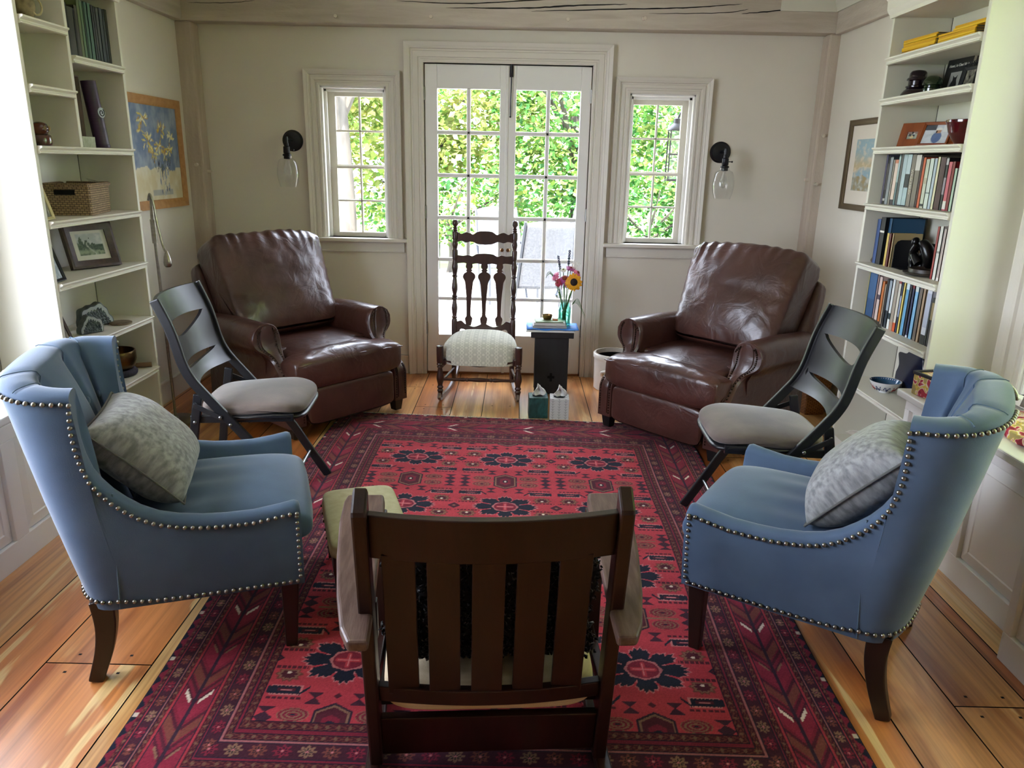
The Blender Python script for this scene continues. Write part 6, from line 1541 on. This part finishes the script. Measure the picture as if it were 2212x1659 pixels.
def tube_():
    t = thing('mailing_tube', 'purple cardboard tube with a grey swirl badge leaning on the left bookcase', 'tube', (-1.895, 3.565, 1.4475)); t.rotation_euler = (radians(4), radians(-4), 0)
    b = MB(); b.lathe([(.032, .0), (.033, .004), (.033, .012), (.031, .014), (.031, .285), (.001, .285)], 32); b.build('tube_body', mat('plum_card', '#35203a', .45, col2='#422a46', vscale=(3, 3, 90)), t)
    b = MB(); b.M = T(.031, -.006, .15) @ RZ(-.2) @ RY(pi / 2); b.lathe([(.022, 0), (.022, .002), (.001, .002)], 28); bd = b.build('badge', mat('badge_grey', '#8b938f', .4), t)
    b = MB(); b.M = T(.0335, -.006, .15) @ RZ(-.2) @ RY(pi / 2); b.tube([((.003 + .0011 * k) * cos(k * .62), (.003 + .0011 * k) * sin(k * .62), 0) for k in range(15)], .0022, 5); b.build('swirl', mat('badge_dark', '#14201c', .4), bd)
tube_()
o = MB().bx(-.03, .03, -.05, .05, 0, .045).build('small_box', mat('printed_box', '#a8a894', .7, col2='#8c9478', vscale=(60, 60, 60)), None, bevel=.001); o.location = (-1.885, 3.385, 1.4472); tag(o, 'small pale printed box beside the purple tube on the left bookcase', 'box')
t = thing('wooden_case', 'tall dark wooden display case behind the purple tube', 'case', (-1.985, 3.405, 1.4472), radians(90 - 8)); frame_parts(t, .21, .30, .026, .04, mat('walnut_case', '#3a2418', .45, col2='#4c3020', vscale=(30, 30, 5)), T(0, 0, .15)); b = MB(); b.bx(-.1, .1, 0, .05, 0, .3); b.build('case_back', mat('walnut_case', '#3a2418'), t, bevel=.002)
b = MB(); b.bx(-.078, .078, -.008, -.004, .03, .27); b.build('glass_front', mat('dim_glass', '#2c322c', .1), t, smooth=False)
photo('cream easel frame seen edge-on at the left of the seagrass basket', (-1.85, 3.00, 1.1662), radians(102), radians(14), .10, .13, .012, mat('cream_frame', '#c9bc8c', .4), ph_dark, 'photo frames on the left bookcase')
photo('moulded dark wood frame holding a print of trees on the left bookcase', (-1.925, 3.43, .9222), radians(62), radians(16), .235, .205, .036, mat('dark_moulding', '#33241b', .4, col2='#46332a', vscale=(50, 50, 50)), ph_trees, 'photo frames on the left bookcase', .022)
photo('narrow black frame at the left end of the tree print shelf', (-1.85, 3.005, .9222), radians(98), radians(16), .11, .15, .012, M_iron, lambda u, v: mixc(lin('#8f9aa0'), lin('#c9d0d2'), max(0, fbm(u * 5, v * 5, 2))), 'photo frames on the left bookcase')
photo('dark wooden frame at the left end of the crystal geode shelf', (-1.85, 3.01, .6542), radians(100), radians(18), .10, .14, .014, mat('dark_moulding', '#33241b'), ph_dark, 'photo frames on the left bookcase')
def geode(label, x, y, w, h, rz, seed):
    t = thing('geode', label, 'geode', (x, y, .6542), rz, 'geode halves'); R = random.Random(seed); n = 40; out = []
    for i in range(n): a = pi * i / (n - 1); k = 1 + .06 * sin(a * 5 + seed) + .03 * sin(a * 11); out.append((w / 2 * cos(a) * k, max(0, h * sin(a) ** .8 * k)))
    b = MB(); b.prism(out, -.002, .035); b.build('rind', mat('grey_rind', '#3c4642', .7, col2='#5a655f', vscale=(30, 30, 30), bump=.4, bscale=(60, 60, 60)), t, bevel=.006)
    b = MB(); b.prism([(x_ * .90, .004 + z * .90) for x_, z in out], -.0035, -.001); b.build('quartz_band', mat('white_quartz', '#b9c4c4', .3), t, smooth=False)
    b = MB(); ins = [(x_ * (.74 + .05 * sin(i * 2.3)), .004 + z * (.72 + .06 * sin(i * 1.9))) for i, (x_, z) in enumerate(out)]; b.prism(ins, -.0055, -.003); b.build('crystal_core', mat('dark_crystal', '#26332f', .25, col2='#46564f', vscale=(50, 50, 50), bump=.8, bscale=(120, 120, 120)), t, smooth=False)
geode('larger dark geode half with a white rim on the left bookcase', -1.945, 3.41, .165, .105, radians(62), 2); geode('smaller dark geode half in front of the larger one', -1.885, 3.265, .105, .078, radians(58), 5)
o = MB().lathe([(.048, 0), (.050, .002), (.050, .007), (.044, .010), (.001, .008)], 32).build('wooden_coaster', mat('carved_coaster', '#7a6a52', .6, col2='#5f523f', vscale=(40, 40, 40))); o.location = (-1.868, 3.475, .6542); tag(o, 'round carved wooden disc on the geode shelf', 'coaster')
def singing():
    o = MB().tube([(.080 * cos(a), .080 * sin(a), .017) for a in [2 * pi * k / 36 for k in range(36)]], .017, 12, closed=True).build('ring_cushion', mat('dark_brocade', '#14141f', .8, col2='#3a3340', vscale=(90, 90, 20))); o.location = (-1.930, 3.49, .3952); tag(o, 'dark ring cushion under the brass singing bowl', 'ring cushion')
    o = MB().lathe([(.052, .0), (.070, .004), (.090, .024), (.098, .055), (.098, .088), (.095, .097), (.091, .097), (.092, .056), (.080, .022), (.046, .006), (.001, .005)], 48).build('singing_bowl', mat('hammered_brass', '#6d5836', .32, metal=1., col2='#4c3c22', vscale=(8, 8, 20), bump=.2, bscale=(60, 60, 60))); o.location = (-1.930, 3.49, .3952 + .026); tag(o, 'brass singing bowl on a dark ring cushion in the left bookcase', 'bowl')
    o = MB().tube([(-.06, .0, .0135), (0, .0, .0135), (.07, .0, .0135)], [.011, .012, .0125], 14).build('striker', mat('striker_wood', '#7a5c42', .6)); o.location = (-1.90, 3.63, .3952); o.rotation_euler[2] = radians(20); tag(o, 'wooden striker lying beside the brass singing bowl', 'striker')
singing()
o = MB().tube([(0, .062 * cos(a), .078 + .062 * sin(a)) for a in [2 * pi * k / 40 for k in range(40)]], [.016 - .006 * abs(k - 20) / 20 for k in range(40)], 12, closed=True).build('ring_sculpture', mat('dark_bronze', '#0f0e0f')); o.location = (-1.90, 3.50, .106); o.rotation_euler[2] = radians(25); tag(o, 'dark standing ring sculpture on the bottom left shelf', 'sculpture')
# ---- on the right window seat
M_flor = mat('floral_cloth', '#b8ab5a', .8, col2='#7a1426', vscale=(24, 24, 24), detail=1.5, ramp=(.44, .52), vdist=1.0)
def floral():
    m = M_flor; nt = m.node_tree; N = nt.nodes; L = nt.links; cr = [n for n in N if n.type == 'VALTORGB'][0]; e = cr.color_ramp.elements
    e[0].position = .36; e[0].color = lin('#a8925a'); e[1].position = .64; e[1].color = lin('#7d1224')
    for p, c in ((.42, '#cfae4a'), (.47, '#dccfae'), (.52, '#c9868a'), (.555, '#a8283a')): k = e.new(p); k.color = lin(c)
    cr.color_ramp.interpolation = 'CONSTANT'
floral()
t = thing('floral_box', 'flower patterned fabric box with a black rim on the right window seat', 'box', (1.665, 2.80, .5782), radians(12))
b = MB(); b.bx(-.085, .085, -.08, .08, 0, .085); b.build('box_body', M_flor, t, bevel=.006); b = MB()
for r in ((-.088, .088, -.083, -.075), (-.088, .088, .075, .083), (-.088, -.080, -.083, .083), (.080, .088, -.083, .083)): b.bx(*r, .08, .094)
b.build('rim', M_black, t, bevel=.002)
b = MB(); P = []
for i in range(31):
    x = -.11 + .22 * i / 30; row = []
    for j in range(41): y = -.2 + .4 * j / 40; row.append((x, y, .018 + .010 * fbm(x * 9, y * 7, 3) + .006 * sin(y * 30)))
    P.append(row)
b.grid(P); o = b.build('folded_cloth', M_flor, None, solid=.030, sub=1); o.location = (1.745, 2.38, .5785); o.rotation_euler[2] = radians(-4); tag(o, 'folded flowered cloth on the seat behind the right blue armchair', 'cloth')
b = MB(); P = []
for i in range(21):
    x = -.07 + .14 * i / 20; P.append([(x, -.06 + .12 * j / 20, .006 + .006 * fbm(x * 12, j * .2, 6)) for j in range(21)])
b.grid(P); o = b.build('flowered_napkin', M_flor, None, solid=.006); o.location = (1.645, 2.655, .579); o.rotation_euler[2] = radians(8); tag(o, 'small flowered napkin lying before the black-rimmed floral box', 'cloth')
photo('grey frame leaning on the right window sill behind the blue armchair', (1.835, 2.47, .621), radians(-78), radians(16), .20, .20, .03, mat('pewter_frame', '#6b6a62', .4, metal=.5), ph_dark, None, .018)
# ================================================================= OUTSIDE THE DOORS
M_flag = mat('pale_flagstone', '#8f8c87', .9, col2='#b0ada7', vscale=(1.2, 1.2, 1), bump=.1, bscale=(30, 30, 30))
M_lawn = mat('lawn', '#4f6b2c', .95, col2='#7d9448', vscale=(3, 3, 1))
b = MB(); R = random.Random(12)
b.m = 1; b.bx(-7, 8, 5.23, 11.5, -.20, -.151); b.m = 0
for i in range(16):
    for j in range(7):
        x0 = -7 + i * .94 + R.uniform(-.06, .06) + (.4 if j % 2 else 0); y0 = 5.3 + j * .88; w = .90 + R.uniform(-.05, .02); d = .85 + R.uniform(-.04, .01)
        b.bx(x0, x0 + w, y0, y0 + d, -.16, -.13 + R.uniform(-.002, .002))
g = b.build('patio', [M_flag, mat('patio_joint', '#6e6a62', .95)], smooth=False); struct(g)
b = MB(); b.bx(-30, -7, -8, 40, -.25, -.17); b.bx(8, 30, -8, 40, -.25, -.17); b.bx(-7, 8, 11.5, 40, -.25, -.17); b.bx(2.12, 8, -8, 5.2, -.25, -.17)
o = b.build('lawn_ground', M_lawn, smooth=False); struct(o)
o = MB().bx(-9, -2.3, -8, 5.2, -.25, -.165).build('pale_bounce_ground', mat('pale_bounce_gravel', '#a8a6a4', .95, col2='#8f8d8a', vscale=(9, 9, 9)), smooth=False); struct(o)  # unseen side ground, made pale to keep green bounce out of the room
def leaf_mat():
    m = bpy.data.materials.new('sunlit_leaf'); m.use_nodes = True; nt = m.node_tree; N = nt.nodes; L = nt.links; N.remove(N['Principled BSDF'])
    a = N.new('ShaderNodeAttribute'); a.attribute_name = 'col'; d = N.new('ShaderNodeBsdfDiffuse'); t = N.new('ShaderNodeBsdfTranslucent'); mx = N.new('ShaderNodeMixShader'); mx.inputs[0].default_value = .42
    L.new(a.outputs['Color'], d.inputs[0]); L.new(a.outputs['Color'], t.inputs[0]); L.new(d.outputs[0], mx.inputs[1]); L.new(t.outputs[0], mx.inputs[2]); L.new(mx.outputs[0], N['Material Output'].inputs[0]); return m
M_leaf = leaf_mat(); M_bark = mat('grey_bark', '#4a453d', .9, col2='#2f2b26', vscale=(14, 14, 3), bump=.6, bscale=(20, 20, 5))
def foliage(par, blobs, n, size, seed, pal, k_=.6):
    R = np.random.RandomState(seed); V = []; C = []
    tot = sum(r[0] * r[1] * r[2] for _, r in blobs)
    for c, r in blobs:
        k = int(n * (r[0] * r[1] * r[2]) / tot) + 1
        p = R.normal(size=(k, 3)); p /= np.linalg.norm(p, axis=1)[:, None]; p *= (R.uniform(.35, 1, (k, 1)) ** .5); p = p * np.array(r) + np.array(c)
        d = R.normal(size=(k, 3)); d[:, 2] = d[:, 2] * .5 - .35; d /= np.linalg.norm(d, axis=1)[:, None]
        s = np.cross(d, R.normal(size=(k, 3)) * .6 + np.array([0, 0, 1])); s /= np.linalg.norm(s, axis=1)[:, None]; nn = np.cross(d, s)
        L = size * R.uniform(.6, 1.3, (k, 1)); w = L * .36
        quad = np.stack([p, p + d * L * .45 + s * w + nn * L * .08, p + d * L, p + d * L * .45 - s * w + nn * L * .08], 1)
        V.append(quad.reshape(-1, 3)); pc = np.array(pal)[R.randint(0, len(pal), k)] * R.uniform(.7, 1.3, (k, 1)); C.append(np.repeat(pc, 4, 0))
    V = np.concatenate(V); C = np.clip(np.concatenate(C) * k_, 0, .9); F = np.arange(len(V)).reshape(-1, 4)
    me = bpy.data.meshes.new('foliage'); me.from_pydata(V.tolist(), [], F.tolist())
    ca = me.color_attributes.new('col', 'FLOAT_COLOR', 'POINT'); ca.data.foreach_set('color', np.concatenate([C, np.ones((len(C), 1))], 1).ravel().astype(np.float32))
    me.materials.append(M_leaf); o = bpy.data.objects.new('foliage', me); COL.objects.link(o); o.parent = par; o['kind'] = 'stuff'; return o
lime = [lin(c)[:3] for c in ('#a4bf5e', '#93b458', '#bfcf7c', '#83a858', '#cdd692')]; green = [lin(c)[:3] for c in ('#5f9a4a', '#79b05e', '#4c8642', '#8fbf70', '#6aa86e')]; gold = [lin(c)[:3] for c in ('#b9b868', '#a3ac5e', '#cfcf8e', '#8f9f5a')]
def tree(name, label, x, y, trunk_r, blobs, n, size, seed, pal, h=2.2, k_=.6, group='trees and shrubs beyond the patio'):
    t = thing(name, label, 'tree' if 'tree' in name else 'shrub', (x, y, -.17), 0, group)
    b = MB(); b.tube(spline([(0, 0, 0), (.04, .02, h * .4), (-.03, 0, h)], 6), [trunk_r * (1.15 - .5 * k / 12) for k in range(13)], 12)
    rr = random.Random(seed)
    for i in range(5): a = rr.uniform(0, 6.28); b.tube(spline([(0, 0, h * rr.uniform(.55, .95)), (.5 * cos(a), .5 * sin(a), h * 1.0 + .2), (1.0 * cos(a), 1.0 * sin(a), h * 1.15 + .4)], 4), [trunk_r * .4] * 5 + [trunk_r * .2] * 4, 7)
    b.build('trunk', M_bark, t); foliage(t, blobs, n, size, seed, pal, k_)
tree('maple_tree', 'broad yellow-green tree filling the upper panes of the left french door', -1.3, 11.3, .12, [((0, 0, 2.8), (1.9, .9, 1.5)), ((-.6, -.3, 1.9), (1.2, .7, .8)), ((1.0, -.2, 2.0), (.9, .6, .75))], 9000, .11, 1, gold + lime)
tree('maple_tree', 'fresh green tree filling the upper panes of the right french door', .75, 10.6, .09, [((0, 0, 2.3), (1.2, .7, 1.2)), ((-.4, -.2, 1.55), (.9, .5, .55)), ((.6, -.1, 1.5), (.7, .5, .6))], 7000, .095, 2, green + lime)
tree('maple_tree', 'bright lime tree seen through the small right window', 2.7, 10.2, .09, [((0, 0, 2.4), (1.1, .7, 1.2)), ((-.1, -.2, 1.4), (1.0, .6, .7))], 6000, .095, 3, lime + green)
tree('maple_tree', 'pale grey trunked tree seen through the small left window', -2.2, 9.6, .14, [((-1.1, .4, 2.9), (1.6, .6, 1.2)), ((.2, .5, 2.5), (.9, .4, .9)), ((-.9, .5, 1.5), (.8, .4, .5))], 5000, .10, 4, lime + gold, 2.8)
tree('shrub', 'low green shrub behind the patio chairs', 1.7, 10.0, .04, [((0, 0, .75), (.95, .5, .6)), ((.5, .1, .55), (.5, .4, .5)), ((-1.0, .3, .75), (.7, .4, .5))], 4200, .085, 5, green, .8)
tree('shrub', 'low mid green shrub at the far left edge of the patio', -1.0, 11.0, .04, [((0, 0, .9), (1.5, .5, .45))], 2600, .085, 6, green + lime, .8)
tree('maple_tree', 'deep green tree standing behind the others at the centre', -.1, 14.5, .14, [((0, 0, 3.0), (3.4, 1.0, 2.2)), ((2.8, 0, 2.6), (2.4, 1.0, 1.9))], 9000, .16, 7, green, 2.4)
tree('maple_tree', 'leafy tree behind the others on the left', -5.2, 14.2, .14, [((0, 0, 3.0), (3.0, 1.0, 2.0))], 6000, .16, 8, green + lime, 2.4)
tree('shrub', 'tall leafy green shrub outside the right side window', 3.25, 2.1, .05, [((0, 0, 1.5), (.75, 2.3, 1.7)), ((.3, .3, 2.9), (.7, 2.0, 1.0))], 16000, .11, 9, [lin(c)[:3] for c in ('#b9c43a', '#a3b82f', '#cdd04e', '#8fae36')], 1.4, 1.1)
# ---- patio furniture
M_sling = mat('grey_sling', '#4c4e54', .7, col2='#5c5e64', vscale=(60, 60, 60)); M_alu = mat('grey_aluminium', '#45484e', .4, metal=.6)
def patio_chair(label, x, y, rz):
    t = thing('patio_chair', label, 'chair', (x, y, -.13), rz, 'grey patio chairs'); P = []
    for k in range(21):
        s = k / 20; z = .40 + .62 * s; y_ = -.22 - .20 * s; row = []
        for i in range(13): u = -1 + 2 * i / 12; row.append((u * .27 * (1 - .12 * s), y_ - .05 * (1 - u * u), z + (.03 * (1 - u * u) if k == 20 else 0)))
        P.append(row)
    b = MB(); b.grid(P); b.build('back_sling', M_sling, t, solid=.02)
    b = MB(); b.grid([[(-.26 + .52 * i / 8, -.23 + .48 * j / 8, .41 + .02 * (j / 8) ** 2 - .02 * sin(pi * j / 8)) for j in range(9)] for i in range(9)]); b.build('seat_sling', M_sling, t, solid=.02)
    for sg in (-1, 1):
        b = MB(); b.tube(spline([(sg * .25, -.44, 1.04), (sg * .28, -.24, .42), (sg * .29, -.10, .03), (sg * .29, -.06, .008)], 6), .014, 8); b.build('leg', M_alu, t)
        b = MB(); b.tube(spline([(sg * .29, .26, .010), (sg * .29, .24, .40), (sg * .30, .2, .60), (sg * .30, -.05, .63), (sg * .28, -.30, .64)], 6), .016, 8); b.build('armrest', M_alu, t)
patio_chair('grey sling patio chair nearest the right french door', .22, 7.45, radians(12))
patio_chair('grey sling patio chair standing behind the nearest patio chair', .70, 9.0, radians(150))
patio_chair('grey sling patio chair seen through the middle of the doors', -.12, 8.75, radians(-160))
def planter():
    t = thing('planter', 'grey patio planter with yellow-green leaves beyond the right door', 'planter', (.68, 8.05, -.13)); b = MB(); b.lathe([(.12, 0), (.13, .01), (.18, .42), (.19, .45), (.17, .45), (.16, .38), (.001, .38)], 32); b.build('pot', mat('grey_pot', '#8f8d88', .8), t); foliage(t, [((0, 0, .68), (.28, .25, .26))], 420, .12, 11, lime + gold)
planter()
def lantern():
    t = thing('outdoor_lantern', 'black framed outdoor lantern hanging outside the small right window', 'lantern', (1.085, 5.50, 1.50))
    w = .050; b = MB()
    for sx in (-1, 1):
        for sy in (-1, 1): b.bar([(sx * w, sy * w, -.17), (sx * w * 1.0, sy * w, .16)], .009, .009, up=(0, 1, 0))
    for z in (-.17, 0, .16):
        b.bx(-w, w, -w - .004, -w + .004, z - .005, z + .005); b.bx(-w, w, w - .004, w + .004, z - .005, z + .005); b.bx(-w - .004, -w + .004, -w, w, z - .005, z + .005); b.bx(w - .004, w + .004, -w, w, z - .005, z + .005)
    b.build('frame', M_iron, t, bevel=.001)
    b = MB(); b.lathe([(.075, .16), (.070, .17), (.03, .205), (.03, .235), (.012, .24)], 4 * 6); b.build('cap', M_iron, t)
    b = MB(); b.bx(-w, w, -w, w, -.165, .155); b.build('lantern_glass', M_clear, t, smooth=False)
    b = MB(); b.bx(-.055, .055, -.055, .055, -.18, -.17); b.tube(spline([(0, 0, .235), (.02, -.02, .28), (.06, -.14, .29), (.06, -.265, .27)], 5), .008, 8); b.build('bracket', M_iron, t)
lantern()
